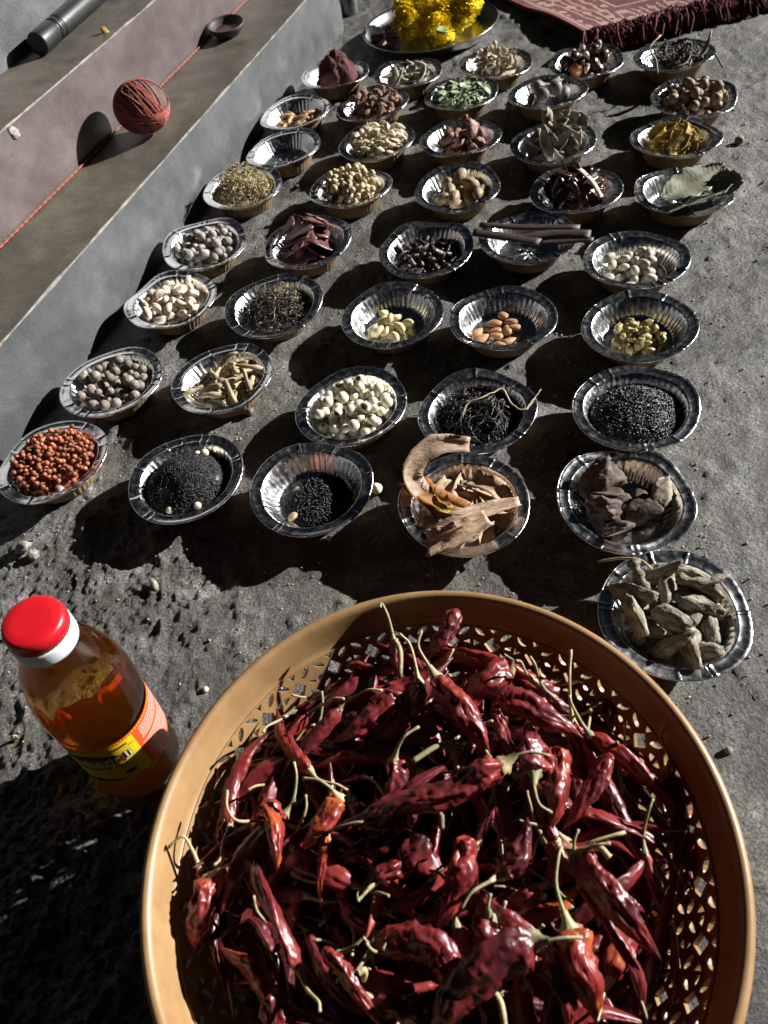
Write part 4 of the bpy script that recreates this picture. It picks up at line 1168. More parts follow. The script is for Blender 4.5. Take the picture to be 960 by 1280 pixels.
def calyx_geo(p, d, r, seed):
    """flared star cap: p = pod shoulder, d = direction out along the stem"""
    d = d.normalized(); up = Vector((0, 0, 1)) if abs(d.z) < .9 else Vector((1, 0, 0))
    e1 = d.cross(up).normalized(); e2 = d.cross(e1)
    prof = [(-.0012, .40), (.0002, .38), (.0018, .30), (.0045, .21), (.0085, .15), (.011, .12)]
    V = []; S = 14
    for j, (h, w) in enumerate(prof):
        for k in range(S):
            a = 2 * PI * k / S
            f = 1 + (.16 * math.cos(5 * a + seed) if j < 3 else .05 * math.cos(5 * a))
            V.append(p + d * (h - (.0012 * math.cos(5 * a + seed) if j == 0 else 0)) + (e1 * math.cos(a) + e2 * math.sin(a)) * r * w * f)
    return V, grid_faces(len(prof), S, cv=True)
def stem_geo(P, r0, seed):
    n = 16; pts = bez(P, n)
    rad = [r0 * (1.25 - .5 * (i / (n - 1))) for i in range(n)]; rad[-1] = r0 * .95; rad[-2] = r0 * 1.1
    return tube(pts, rad, 7, lambda i, k: 1 + .14 * noise.noise(Vector((i * .5, k, seed))))

def chilli(P, r, label, group='dried red chillies heaped in the basket', stem=None, seed=0, hot=False, green=False, root=None):
    """P: pod from shoulder to tip, world points. stem: points away from the shoulder."""
    P = [Vector(p) for p in P]
    c = P[len(P) // 2].copy()
    e = empty('dried_chilli', c); tag(e, label, 'chilli', group)
    mi = Matrix.Translation(-c)
    L = sum((P[i + 1] - P[i]).length for i in range(len(P) - 1))
    V, F = pod_geo(P, r * .80, seed, 96 if L > .07 else 64, 36, .33, (.62, .85))
    put('pod', mesh('pod', [v - c for v in V], F, m_hot if hot else m_ch), parent=e)
    if stem is not None:
        S = [P[0]] + [Vector(s) for s in stem]
        ms_ = m_stem_g if green else m_stem
        d = (S[1] - S[0])
        V, F = calyx_geo(P[0] - c, d, r, seed); put('calyx', mesh('calyx', V, F, ms_), parent=e)
        S[0] = P[0] + d.normalized() * .006
        V, F = stem_geo([s - c for s in S], .0011, seed); put('stem', mesh('stem', V, F, ms_), parent=e)
    return e
A = at
HERO = [
 # label, pod pts (px,py,z), radius m, stem pts, flags
 ('longest dried chilli, lying across the heap, orange at its stem end', [(630, 956, .140), (590, 975, .140), (530, 998, .136), (470, 1015, .130), (424, 1030, .122)], .0150, [(642, 946, .144), (663, 940, .146), (688, 945, .144)], ''),
 ('thick dried chilli slanting down below the pale stems at the top of the heap', [(546, 848, .126), (570, 878, .130), (594, 912, .130), (612, 940, .124)], .0150, [(535, 830, .134), (523, 808, .142), (527, 788, .146)], ''),
 ('wrinkled dried chilli near the top right of the heap, its tip pointing right', [(622, 868, .128), (650, 878, .130), (690, 900, .130), (728, 922, .122)], .0115, None, ''),
 ('short plump dried chilli right of the long orange-topped one, its stem curling downward', [(668, 966, .130), (667, 945, .130), (664, 925, .126), (662, 902, .118)], .0130, [(668, 985, .136), (674, 1005, .136), (690, 1016, .132)], 'g'),
 ('dried chilli standing upright in the picture between the plump one and the right-leaning one', [(694, 935, .120), (698, 965, .122), (696, 1005, .120), (688, 1042, .112)], .0120, None, ''),
 ('pink lit dried chilli leaning to the upper right beside the dark hollow', [(762, 942, .118), (748, 970, .120), (728, 1005, .118), (704, 1036, .110)], .0088, None, ''),
 ('long dried chilli slanting down to the lower right with a cream hooked stem', [(716, 1066, .124), (745, 1100, .126), (785, 1150, .124), (826, 1200, .112)], .0120, [(733, 1062, .132), (748, 1056, .136), (763, 1054, .136)], ''),
 ('thin dried chilli beside the long slanting one, nearest the dark hollow', [(748, 1088, .118), (770, 1112, .120), (790, 1130, .116), (806, 1140, .110)], .0055, [(738, 1075, .122), (735, 1055, .130), (782, 1040, .134)], ''),
 ('orange-topped dried chilli at the bottom with its cap upward and a grey green stem', [(712, 1162, .132), (722, 1195, .132), (735, 1235, .124), (746, 1280, .110)], .0148, [(704, 1138, .138), (695, 1105, .142), (698, 1072, .144), (702, 1058, .142)], 'hg'),
 ('big wrinkled dried chilli at the bottom, its cap to the right, tip lower left', [(668, 1176, .142), (635, 1190, .142), (595, 1220, .138), (560, 1262, .130), (535, 1305, .118)], .0155, [(685, 1176, .148), (708, 1172, .150), (728, 1172, .148)], 'g'),
 ('narrow dried chilli between the bottom orange-topped one and the big wrinkled one', [(684, 1184, .126), (694, 1215, .128), (708, 1255, .124), (716, 1300, .112)], .0085, None, ''),
 ('dried chilli with a pale cap and curved stem pointing down to the left', [(628, 1092, .132), (642, 1078, .132), (655, 1055, .128), (660, 1020, .118)], .0112, [(612, 1102, .138), (590, 1115, .140), (576, 1136, .136)], ''),
 ('dried chilli standing upright in the picture at the centre, red on its lower half', [(582, 1045, .134), (580, 1075, .134), (566, 1120, .128), (545, 1168, .114)], .0105, None, ''),
 ('slim dried chilli at the lower left running down from its pale blunt end', [(404, 1186, .124), (425, 1208, .124), (450, 1245, .120), (482, 1290, .112)], .0075, None, ''),
 ('bent dried chilli at the bottom centre, its bend lit pink', [(470, 1182, .118), (515, 1176, .126), (550, 1190, .128), (562, 1225, .124), (545, 1280, .112)], .0120, [(455, 1200, .122), (440, 1222, .124)], 'g'),
 ('upright narrow chilli with a glowing orange patch at the left of the heap', [(336, 1000, .112), (343, 1030, .116), (346, 1062, .116), (346, 1092, .108)], .0098, None, 'h'),
 ('orange red chilli left of centre pointing down to the left, below a hooked stem', [(424, 998, .120), (408, 1022, .122), (392, 1045, .118), (376, 1066, .108)], .0092, [(413, 985, .128), (398, 975, .132), (378, 973, .130)], 'h'),
 ('thin bright orange chilli hanging from a green cap left of centre', [(410, 1040, .122), (405, 1065, .120), (400, 1100, .114), (402, 1140, .104)], .0042, [(425, 1034, .130), (445, 1028, .134), (464, 1028, .132)], 'hg'),
 ('small chilli under a pale hooked stem, above the longest chilli', [(492, 952, .122), (497, 970, .122), (490, 992, .116), (480, 1010, .108)], .0100, [(497, 935, .130), (506, 920, .136), (524, 908, .136)], 'g'),
 ('broad dark chilli in the upper left of the heap', [(498, 872, .112), (475, 890, .114), (445, 912, .110), (415, 930, .100)], .0125, None, ''),
 ('dark flat chilli piece standing alone at the left side of the heap', [(262, 1098, .100), (254, 1125, .100), (248, 1155, .096), (243, 1190, .086)], .0120, [(272, 1088, .106), (288, 1080, .108)], ''),
 ('black thin chilli with a yellow hooked stem rising in front of the top rim', [(492, 800, .112), (494, 822, .108), (495, 850, .100)], .0060, [(488, 782, .122), (484, 768, .130), (477, 754, .134), (475, 760, .134)], 'g'),
 ('chilli hanging from the left pale stem at the top of the heap', [(523, 852, .120), (522, 875, .118), (515, 900, .110)], .0088, [(519, 830, .130), (512, 805, .138), (499, 792, .142)], ''),
 ('purple folded chilli skin below the top rim', [(572, 762, .122), (560, 785, .122), (545, 808, .116), (535, 825, .108)], .0085, None, ''),
 ('dark chilli under the top right of the heap with a fine pale tip', [(636, 838, .112), (615, 848, .118), (595, 868, .116), (582, 892, .106)], .0130, [(640, 825, .120), (630, 818, .122)], ''),
 ('round short chilli below the longest one, its cap facing left', [(472, 1098, .122), (485, 1088, .124), (500, 1088, .122), (514, 1094, .114)], .0105, [(460, 1112, .128), (449, 1124, .128)], ''),
 ('plump dark chilli above the round short one', [(532, 1050, .122), (520, 1062, .124), (504, 1075, .120), (490, 1092, .110)], .0120, None, ''),
 ('chilli at the bottom with a cap and stem pointing straight up', [(612, 1150, .120), (606, 1168, .120), (596, 1190, .112)], .0120, [(610, 1135, .130), (613, 1117, .134)], 'g'),
 ('small flat chilli fragment in the dark right of centre', [(676, 1117, .108), (655, 1122, .110), (636, 1132, .106)], .0095, [(640, 1150, .112), (630, 1140, .118), (632, 1126, .120)], ''),
 ('dark curved chilli hanging by the right wall of the basket with an upward pale stem', [(835, 965, .086), (846, 1000, .084), (850, 1050, .076), (842, 1100, .066)], .0110, [(838, 948, .096), (826, 922, .104), (836, 900, .108)], ''),
 ('curved dark chilli against the pierced wall at the right', [(862, 1040, .078), (868, 1065, .078), (862, 1095, .070), (845, 1130, .062)], .0062, None, ''),
 ('dark chilli standing near the upper right wall with a straight pale stem', [(716, 905, .104), (722, 940, .100), (720, 975, .090)], .0090, [(713, 880, .114), (712, 845, .124), (714, 812, .130)], ''),
 ('narrow dark chilli leaning on the upper right wall', [(775, 850, .078), (762, 890, .076), (758, 930, .066)], .0080, None, ''),
 ('chilli at the left rim with its forked pale stem over the edge of the basket', [(250, 1085, .098), (262, 1110, .092), (268, 1140, .082)], .0070, [(240, 1062, .108), (228, 1045, .116), (210, 1060, .112)], ''),
 ('dark red chilli lying below the left end of the longest one', [(520, 1045, .114), (480, 1058, .116), (440, 1072, .110), (405, 1090, .100)], .0100, None, ''),
 ('chilli at the left with a long curved stem bent like a hook', [(335, 1030, .104), (322, 1055, .100), (312, 1085, .090)], .0085, [(318, 1026, .114), (296, 1026, .120), (284, 1010, .120), (284, 988, .118)], ''),
 ('dark chilli at the far bottom left of the heap with a glossy edge', [(335, 1245, .106), (345, 1270, .106), (352, 1300, .100)], .0115, None, ''),
 ('chilli at the bottom edge between pale broken stems', [(470, 1250, .112), (500, 1262, .116), (530, 1285, .112)], .0085, [(452, 1240, .120), (440, 1232, .124)], ''),
]
for k, (lab, P, r, stem, fl) in enumerate(HERO):
    chilli([A(*p) for p in P], r, lab, stem=[A(*s) for s in stem] if stem else None, seed=k + 3, hot='h' in fl, green='g' in fl)

# the rest of the heap: a set of prototypes dropped into the basket, copies with their parts
protos = []
pr = random.Random(5)
for k in range(12):
    L = pr.uniform(.034, .052); r = pr.uniform(.0050, .0082)
    b1, b2 = pr.uniform(-.014, .014), pr.uniform(-.007, .007)
    P = [Vector((L, 0, 0)), Vector((L * .4, b1 * .7, b2)), Vector((-L * .3, b1, b2 * .5)), Vector((-L, 0, -b2))]
    V, F = pod_geo(P, r, 60 + k, 50, 26)
    hot = k in (3,)
    pm = mesh('pod', V, F, m_hot if hot else m_ch)
    ms_ = m_stem_g if k % 3 == 0 else m_stem
    V, F = calyx_geo(P[0], Vector((1, 0, .1)), r, k); cmh = mesh('calyx', V, F, ms_)
    q = pr.uniform(-.014, .014); hk = pr.uniform(.004, .014)
    S = [P[0] + Vector((.006, 0, 0)), P[0] + Vector((.014, q * .2, hk * .3)), P[0] + Vector((.024, q * .6, hk)), P[0] + Vector((.030, q * 1.2, hk * 1.1))]
    V, F = stem_geo(S, .0010, k); smh = mesh('stem', V, F, ms_)
    protos.append((pm, cmh, smh, L, r))
bh = Heap(BC.x, BC.y, 0.0, res=.0025)
bh.n = int(.40 / .0025); bh.o = -.20
gg = bh.o + (np.arange(bh.n) + .5) * .0025
bh.X, bh.Y = np.meshgrid(gg, gg, indexing='ij')
rad_ = np.hypot(bh.X, bh.Y)
bh.H = .004 + np.clip((rad_ - .147) / .028, 0, 1) * .09
NFILL = 900
placed = 0
hr = random.Random(77)
# beyond the countable top layers: the deep bottom of the heap as one mass
mb = MB(); low = []
for k in range(5):
    L = .045; P = [Vector((L, 0, 0)), Vector((L * .4, .006 * (k - 2), 0)), Vector((-L * .3, .008 * (k - 2), .003)), Vector((-L, 0, 0))]
    low.append(pod_geo(P, .0095, 90 + k, 16, 10))
for q in range(120):
    x, y, z, yaw, sl = bh.place(.009, .045, .0065, R=.150, k=6, spread=.9, rr=hr, sink=.001)
    if z > .05: continue
    V, F = low[q % 5]
    mb.add(V, F, Matrix.Translation((BC.x + x, BC.y + y, z)) @ Matrix.Rotation(yaw, 4, 'Z') @ Matrix.Rotation(-math.atan(sl), 4, 'Y'))
tag(put('deep_chillies', mb.mesh('deep_chillies', m_ch)), 'dark dried chillies massed at the bottom of the basket under the others', 'chillies', kind='stuff')
for q in range(NFILL):
    pm, cmh, smh, L, r = protos[hr.randrange(12)]; H0 = bh.H.copy()
    x, y, z, yaw, sl = bh.place(r * 1.0, L, r * .72, R=.156, k=7, spread=.85, rr=hr, sink=.0048)
    if placed >= 258: bh.H = H0; break
    if z > .110 - .020 * max(0, (math.hypot(x, y) - .10) / .05): bh.H = H0; continue
    ends = [math.hypot(x + k_ * L * math.cos(yaw), y + k_ * L * math.sin(yaw)) for k_ in (-1, 1)]
    if max(ends) > .164: bh.H = H0; continue
    placed += 1
    if ends[1] > ends[0]: yaw += PI; sl = -sl
    e = empty('dried_chilli', (BC.x + x, BC.y + y, z))
    rot = Matrix.Rotation(yaw, 3, 'Z') @ Matrix.Rotation(-math.atan(sl) + hr.uniform(-.30, .30), 3, 'Y') @ Matrix.Rotation(hr.uniform(-1.2, 1.2), 3, 'X')
    e.rotation_euler = rot.to_euler()
    where = 'at the far side' if y > .07 else 'at the near side' if y < -.07 else 'by the left wall' if x < -.05 else 'by the right wall' if x > .06 else 'in the middle'
    stemmed = hr.random() < .80 and math.hypot(x + (L + .032) * math.cos(yaw), y + (L + .032) * math.sin(yaw)) < .158
    tag(e, ('orange tinted' if pm is protos[3][0] else 'dark red') + ' dried chilli ' + ('with its stem ' if stemmed else 'without a stem ') + 'low in the basket ' + where, 'chilli', 'dried red chillies heaped in the basket')
    put('pod', pm, parent=e)
    if stemmed: put('calyx', cmh, parent=e); put('stem', smh, parent=e)
# loose bits of pale broken stems and seeds on the heap
for px, py, z, px2, py2, l in ((724, 1062, .122, 762, 1072, 'broken grey stem pieces lying by the cap of the long slanting chilli'), (572, 955, .118, 548, 932, 'grey green broken stem above the orange end of the longest chilli'), (632, 1290, .12, 608, 1230, 'thin straight pale stem sticking out at the bottom'), (455, 1225, .118, 448, 1216, 'tiny pale stem stub at the bottom left of the heap'), (500, 845, .118, 494, 800, 'short stem at the top of the heap'), (570, 928, .12, 515, 952, 'dark twisted green stem near the heap centre'), (552, 1035, .13, 540, 1012, 'pale stem hooked over the lower edge of the longest chilli')):
    P = bez([A(px, py, z), (A(px, py, z) + A(px2, py2, z + .006)) / 2 + Vector((.003, .002, .004)), A(px2, py2, z + .008)], 12)
    V, F = tube(P, [.0019] * 11 + [.0024], 7, lambda i, k: 1 + .2 * noise.noise(Vector((i, k, px))))
    tag(put('broken_stem', mesh('stem', V, F, m_stem)), l, 'stem')

# ------------------------------------------------------------------ bottle of oil
def glassy(name, col, ior=1.45, rough=.02, tint=1.0):
    m, t, p = nodes(name)
    p.inputs['Base Color'].default_value = (*col, 1); p.inputs['Transmission Weight'].default_value = 1
    p.inputs['IOR'].default_value = ior; p.inputs['Roughness'].default_value = rough
    return m
m_pet = glassy('clear_plastic', (.98, .97, .94), 1.36, .02)
m_oil = glassy('mustard_oil', (.95, .60, .15), 1.38, .01)
_t = m_oil.node_tree; _tr = _t.nodes.new('ShaderNodeBsdfTranslucent'); _tr.inputs['Color'].default_value = (.66, .27, .045, 1)
_mx = _t.nodes.new('ShaderNodeMixShader'); _mx.inputs[0].default_value = .25
_t.links.new(_t.nodes['Principled BSDF'].outputs[0], _mx.inputs[1]); _t.links.new(_tr.outputs[0], _mx.inputs[2]); _t.links.new(_mx.outputs[0], _t.nodes['Material Output'].inputs['Surface'])
m_red = mat('red_plastic', (.50, .010, .016), (.44, .008, .014), scale=40, rough=.32, bump=.15, bscale=500, bdist=.0003)
m_wht = mat('white_plastic', (.72, .76, .80), (.66, .70, .74), scale=40, rough=.35)
m_yel = mat('yellow_print', (.80, .66, .02), (.74, .58, .015), scale=60, rough=.35)
m_org = mat('orange_print', (.78, .10, .025), (.70, .075, .02), scale=60, rough=.35)
m_ink = mat('dark_print', (.06, .02, .02), (.04, .015, .015), scale=60, rough=.4)
m_mar = mat('maroon_print', (.25, .035, .02), (.18, .02, .015), scale=60, rough=.4)
m_wp = mat('white_print', (.80, .74, .70), (.76, .70, .66), scale=60, rough=.4)
BP = at(177, 951, .001)
ZS = 1.09
bottle = empty('oil_bottle', BP, (0, R_(5.6), 0)); tag(bottle, 'clear bottle of amber oil with a red and white cap and yellow orange label', 'bottle')
def ribs(z): return 0.0008 * math.cos(z * 2 * PI / .0062)
prof = [(0.0, .004), (.012, .0035), (.022, .001), (.029, .000), (.0325, .0025), (.0345, .008)]
for k in range(25):
    z = .010 + k * .0014; prof.append((.0352 + ribs(z), z))
UPB = .0183
prof += [(r, z + UPB) for r, z in [(.0340, .030), (.0340, .086), (.0352, .0885), (.0368, .092), (.0372, .100), (.0372, .112), (.0366, .122), (.0350, .133), (.0322, .144), (.0284, .155), (.0240, .164), (.0200, .1705), (.0168, .176), (.0160, .184)]]
S = 72
def bottle_shell(off, ztop, amp):
    P = [(max(0, r - off), z + (off if z < .006 else 0)) for r, z in prof if z <= ztop]
    V, F = lathe(P, S)
    out = []
    for v in V:
        a = math.atan2(v.y, v.x); r = math.hypot(v.x, v.y)
        if .124 < v.z < .192 and r > .02:   # embossed upright ovals on the shoulder
            w = math.cos(a * 7) ; zz = (v.z - .158) / .028
            d = max(0, 1 - ((1 - w) * 1.6) ** 1 - zz * zz)
            s = 1 - amp * min(1, d * 1.6)
            v = Vector((v.x * s, v.y * s, v.z))
        if v.z < .006 and r > .01:
            v = Vector((v.x, v.y, v.z + .003 * max(0, math.cos(5 * a)) * (r / .03) * (1 - r / .034)))
        out.append(v)
    return out, F, len(P)
prof = [(r, z * ZS) for r, z in prof]
V1, F1, n1 = bottle_shell(0, .3, .065)
V2, F2, n2 = bottle_shell(.0009, .3, .065)
o1 = len(V1)
F = F1 + [tuple(reversed([i + o1 for i in f])) for f in F2]
for i in range(S):
    a = i * n1 + n1 - 1; b = ((i + 1) % S) * n1 + n1 - 1; F.append((a, b, b + o1, a + o1)[::-1])
pb = mesh('body', V1 + V2, F, m_pet)
bmx = bmesh.new(); bmx.from_mesh(pb); bmesh.ops.remove_doubles(bmx, verts=bmx.verts, dist=1e-6); bmesh.ops.recalc_face_normals(bmx, faces=bmx.faces); bmx.to_mesh(pb); bmx.free()
put('body', pb, parent=bottle)
V3, F3, n3 = bottle_shell(.0006, .196 * ZS, .065)
V3.append(Vector((0, 0, V3[n3 - 1].z))); c = len(V3) - 1
for i in range(S): F3.append((i * n3 + n3 - 1, ((i + 1) % S) * n3 + n3 - 1, c))
pb = mesh('oil', V3, F3, m_oil)
bmx = bmesh.new(); bmx.from_mesh(pb); bmesh.ops.remove_doubles(bmx, verts=bmx.verts, dist=1e-6); bmesh.ops.recalc_face_normals(bmx, faces=bmx.faces); bmx.to_mesh(pb); bmx.free()
put('oil', pb, parent=bottle)
# cap
cp = [(0, .2015), (.0120, .2015), (.0175, .2010), (.0193, .2000), (.0202, .1980), (.0205, .1950), (.0206, .1900), (.0200, .1898)]
V, F = lathe(cp, 90)
V = [Vector((v.x * (1 + (.006 * math.cos(45 * math.atan2(v.y, v.x)) if v.z < .197 and math.hypot(v.x, v.y) > .019 else 0)), v.y * (1 + (.006 * math.cos(45 * math.atan2(v.y, v.x)) if v.z < .197 and math.hypot(v.x, v.y) > .019 else 0)), v.z)) for v in V]
cap = put('cap', mesh('cap', V, [tuple(reversed(f)) for f in F], m_red), (0, 0, .184 * (ZS - 1) + UPB * ZS), parent=bottle)
V, F = lathe([(.0200, .1898), (.0208, .1890), (.0211, .1870), (.0212, .1775), (.0208, .1755), (.0182, .1750)], 72)
put('cap_collar', mesh('cap_collar', V, [tuple(reversed(f)) for f in F], m_wht), parent=cap)
# label: a sleeve of several printed fields, each flat print lying on the film
LR, LZ0, LZ1 = .0366, .033, .0935
def patch(name, a0, a1, z0, z1, m, r, parent, shape=None):
    na = max(2, int(abs(a1 - a0) / 4) + 1); V = []
    for i in range(na + 1):
        a = R_(a0 + (a1 - a0) * i / na)
        for j in range(5):
            t = j / 4; zz = z0 + (z1 - z0) * t
            if shape: zz = shape(i / na, t)
            V.append(Vector((r * math.cos(a), r * math.sin(a), zz)))
    return put(name, mesh(name, V, grid_faces(na + 1, 5), m), parent=parent)
lab = patch('label', -185, 175, LZ0, LZ1, m_org, LR, bottle); lab.location.z = UPB * ZS
YA0, YA1 = -150, -47
patch('yellow_field', YA0, YA1, LZ0 + .001, LZ1 - .0035, m_yel, LR + .00015, lab)
for k in range(90):      # the dotted border
    a = -185 + k * 4
    patch('border_dash', a, a + 1.7, LZ1 - .0022, LZ1 - .0008, m_yel, LR + .0003, lab)
    patch('border_dash', a, a + 1.7, LZ0 + .0002, LZ0 + .0009, m_yel, LR + .0003, lab)
sw = lambda lo: (lambda u, t: .0705 + .0045 * math.sin(u * 3.4 + .2) + (t - .5) * (.0165 * math.sin(PI * min(1, max(0, u * .96 + .02))) ** .6))
patch('brand_swoosh', YA0 + 6, YA1 - 14, 0, 0, m_mar, LR + .0003, lab, sw(0))
patch('pill', -78, -57, .0835, .0862, m_mar, LR + .0003, lab)
patch('dark_box', -77, -64, .0420, .0470, m_ink, LR + .0003, lab)
patch('dark_strip', -135, -82, .0330, .0375, m_ink, LR + .0003, lab, lambda u, t: .0325 + .0055 * t * math.sin(PI * (u * .8 + .1)))
def text_on(s, a0, z, size, m, r, bold=0.0, name='lettering', rot=0):
    cu = bpy.data.curves.new('t', 'FONT'); cu.body = s; cu.size = size; cu.offset = bold; cu.resolution_u = 2
    ob = bpy.data.objects.new('t', cu); me = bpy.data.meshes.new_from_object(ob)
    for v in me.vertices:
        x, y = v.co.x, v.co.y
        a = R_(a0) + x / r
        v.co = Vector((r * math.cos(a), r * math.sin(a), z + y))
    bpy.data.objects.remove(ob); me.name = name
    me.materials.clear(); me.materials.append(m)
    return put(name, me, parent=lab)
text_on('Mahavir Ji', YA0 + 13, .0672, .0132, m_ink, LR + .00045, .00045)
text_on('Mahavir Ji', YA0 + 13.4, .0674, .0132, m_wp, LR + .0006, .0001)
text_on('Mustard Oil', YA0 + 22, .0570, .0080, m_ink, LR + .0005, .0001)
text_on('TM', YA1 - 9, .0800, .0028, m_ink, LR + .0005)
# small print too fine to read: runs of tiny marks
mb = MB(); tr_ = random.Random(4)
for row in range(15):
    z = .0385 + row * .0034
    if row in (9,): continue
    a = YA1 + (5 if row < 11 else 9) + (0 if row % 5 else 3)
    while a < 38 + tr_.uniform(-12, 12):
        w = tr_.uniform(1.2, 4.2)
        V = []
        for t_ in (a, a + w / 2, a + w):
            for zz in (z, z + .0011): V.append(Vector(((LR + .0003) * math.cos(R_(t_)), (LR + .0003) * math.sin(R_(t_)), zz)))
        mb.add(V, grid_faces(3, 2)); a += w + .9
put('small_print', mb.mesh('small_print', m_wp), parent=lab)

# ------------------------------------------------------------------ steel plate of marigolds
m_steel = mat('polished_steel', (.72, .72, .73), (.60, .60, .62), scale=60, rough=.30, metallic=1, bump=.05, rlo=.16)
PC = at(538, 36, .016); PRAD = .137
plate = put('steel_plate', None, (0, 0, 0)) if False else empty('steel_plate', (PC.x, PC.y, .001)); tag(plate, 'round steel plate with raised sides holding a yellow marigold heap', 'plate')
pp = [(0, .004), (.06, .0035), (.105, .0035), (.116, .006), (.126, .014), (.132, .022), (.1345, .0255), (.137, .0262), (.138, .0252), (.1345, .0235), (.130, .0150), (.120, .0050), (.108, .0010), (.06, .0005), (0, .0005)]
V, F = lathe(pp, 96)
put('dish', mesh('dish', V, F, m_steel), parent=plate)
def flower(seed):
    rr = random.Random(seed); mb = MB()
    for ring in range(8):
        rad = .0235 * (1 - ring / 9); z = .004 + .0145 * math.sin(ring / 8 * 1.5); n = int(19 * (1 - ring / 11)); el = -.1 + ring * .19
        for k in range(n):
            a = 2 * PI * (k + rr.random() * .7) / n; w = .0042 * rr.uniform(.8, 1.2); l = .0100 * rr.uniform(.8, 1.2)
            M_ = Matrix.Translation((0, 0, z)) @ Matrix.Rotation(a, 4, 'Z') @ Matrix.Translation((rad - .0075, 0, 0)) @ Matrix.Rotation(-el + rr.uniform(-.25, .25), 4, 'Y')
            V = []
            for i in range(4):
                t = i / 3
                for j in (-1, 0, 1): V.append(Vector((t * l, j * w * math.sin(.5 + t * 1.7), .0016 * abs(j) * math.sin(t * 9 + k) + .0016 * t * t)))
            mb.add(V, grid_faces(4, 3), M_)
    V, F = lathe([(0, -.004), (.006, -.002), (.010, .006), (.0, .010)], 8); mb.add(V, F)
    return mb
m_mari = mat('marigold_petal', (.84, .70, .05), (.76, .56, .03), scale=60, rough=.9, spec=.1, objrand=.12, trans=.15, tcol=(.85, .68, .02))
fl_ = [flower(s).mesh('marigold', m_mari) for s in range(3)]
fr_ = random.Random(2)
ph = Heap(0, 0, 0, res=.003); ph.n = 100; ph.o = -.15
gg = ph.o + (np.arange(100) + .5) * .003; ph.X, ph.Y = np.meshgrid(gg, gg, indexing='ij')
ph.H = .006 + np.clip((np.hypot(ph.X, ph.Y) - .11) / .02, 0, 1) * .02
for k in range(34):
    x, y, z, yaw, sl = ph.place(.021, 0, .0090, R=.086, cx=.024, cy=-.004, spread=.75, k=6, rr=fr_)
    o = put('marigold', fl_[k % 3], (PC.x + x, PC.y + y, z), (fr_.uniform(-.5, .5), fr_.uniform(-.5, .5), fr_.uniform(0, 6)), fr_.uniform(.9, 1.15))
    tag(o, 'ruffled yellow marigold head in the heap on the steel plate', 'flower', 'marigold heads on the steel plate')
m_gl = mat('green_calyx', (.20, .26, .06), (.1, .14, .03), rough=.6)
q = leaf_mesh('bud', .014, .010, m_gl, 3, fold=.5, bow=.2, th=.004)
tag(put('green_bud', q, at(552, 42, .045), (.3, .2, .5)), 'small green bud half covered by the marigolds', 'bud')
ms = [rock_mesh('powder_bit', .010, M['red_lump'], (1.4, 1, .5), s, 2, .4, True) for s in K(2)]
for k, (px, py) in enumerate(((468, 52), (476, 44), (484, 50), (478, 56), (490, 40), (494, 30), (486, 34), (488, 58), (466, 46))):
    tag(put('brown_piece', ms[k % 2], at(px, py, .010), (0, 0, k * 1.3), 1.1), 'reddish brown piece at the left side of the steel plate', 'piece', 'reddish pieces beside the marigolds')

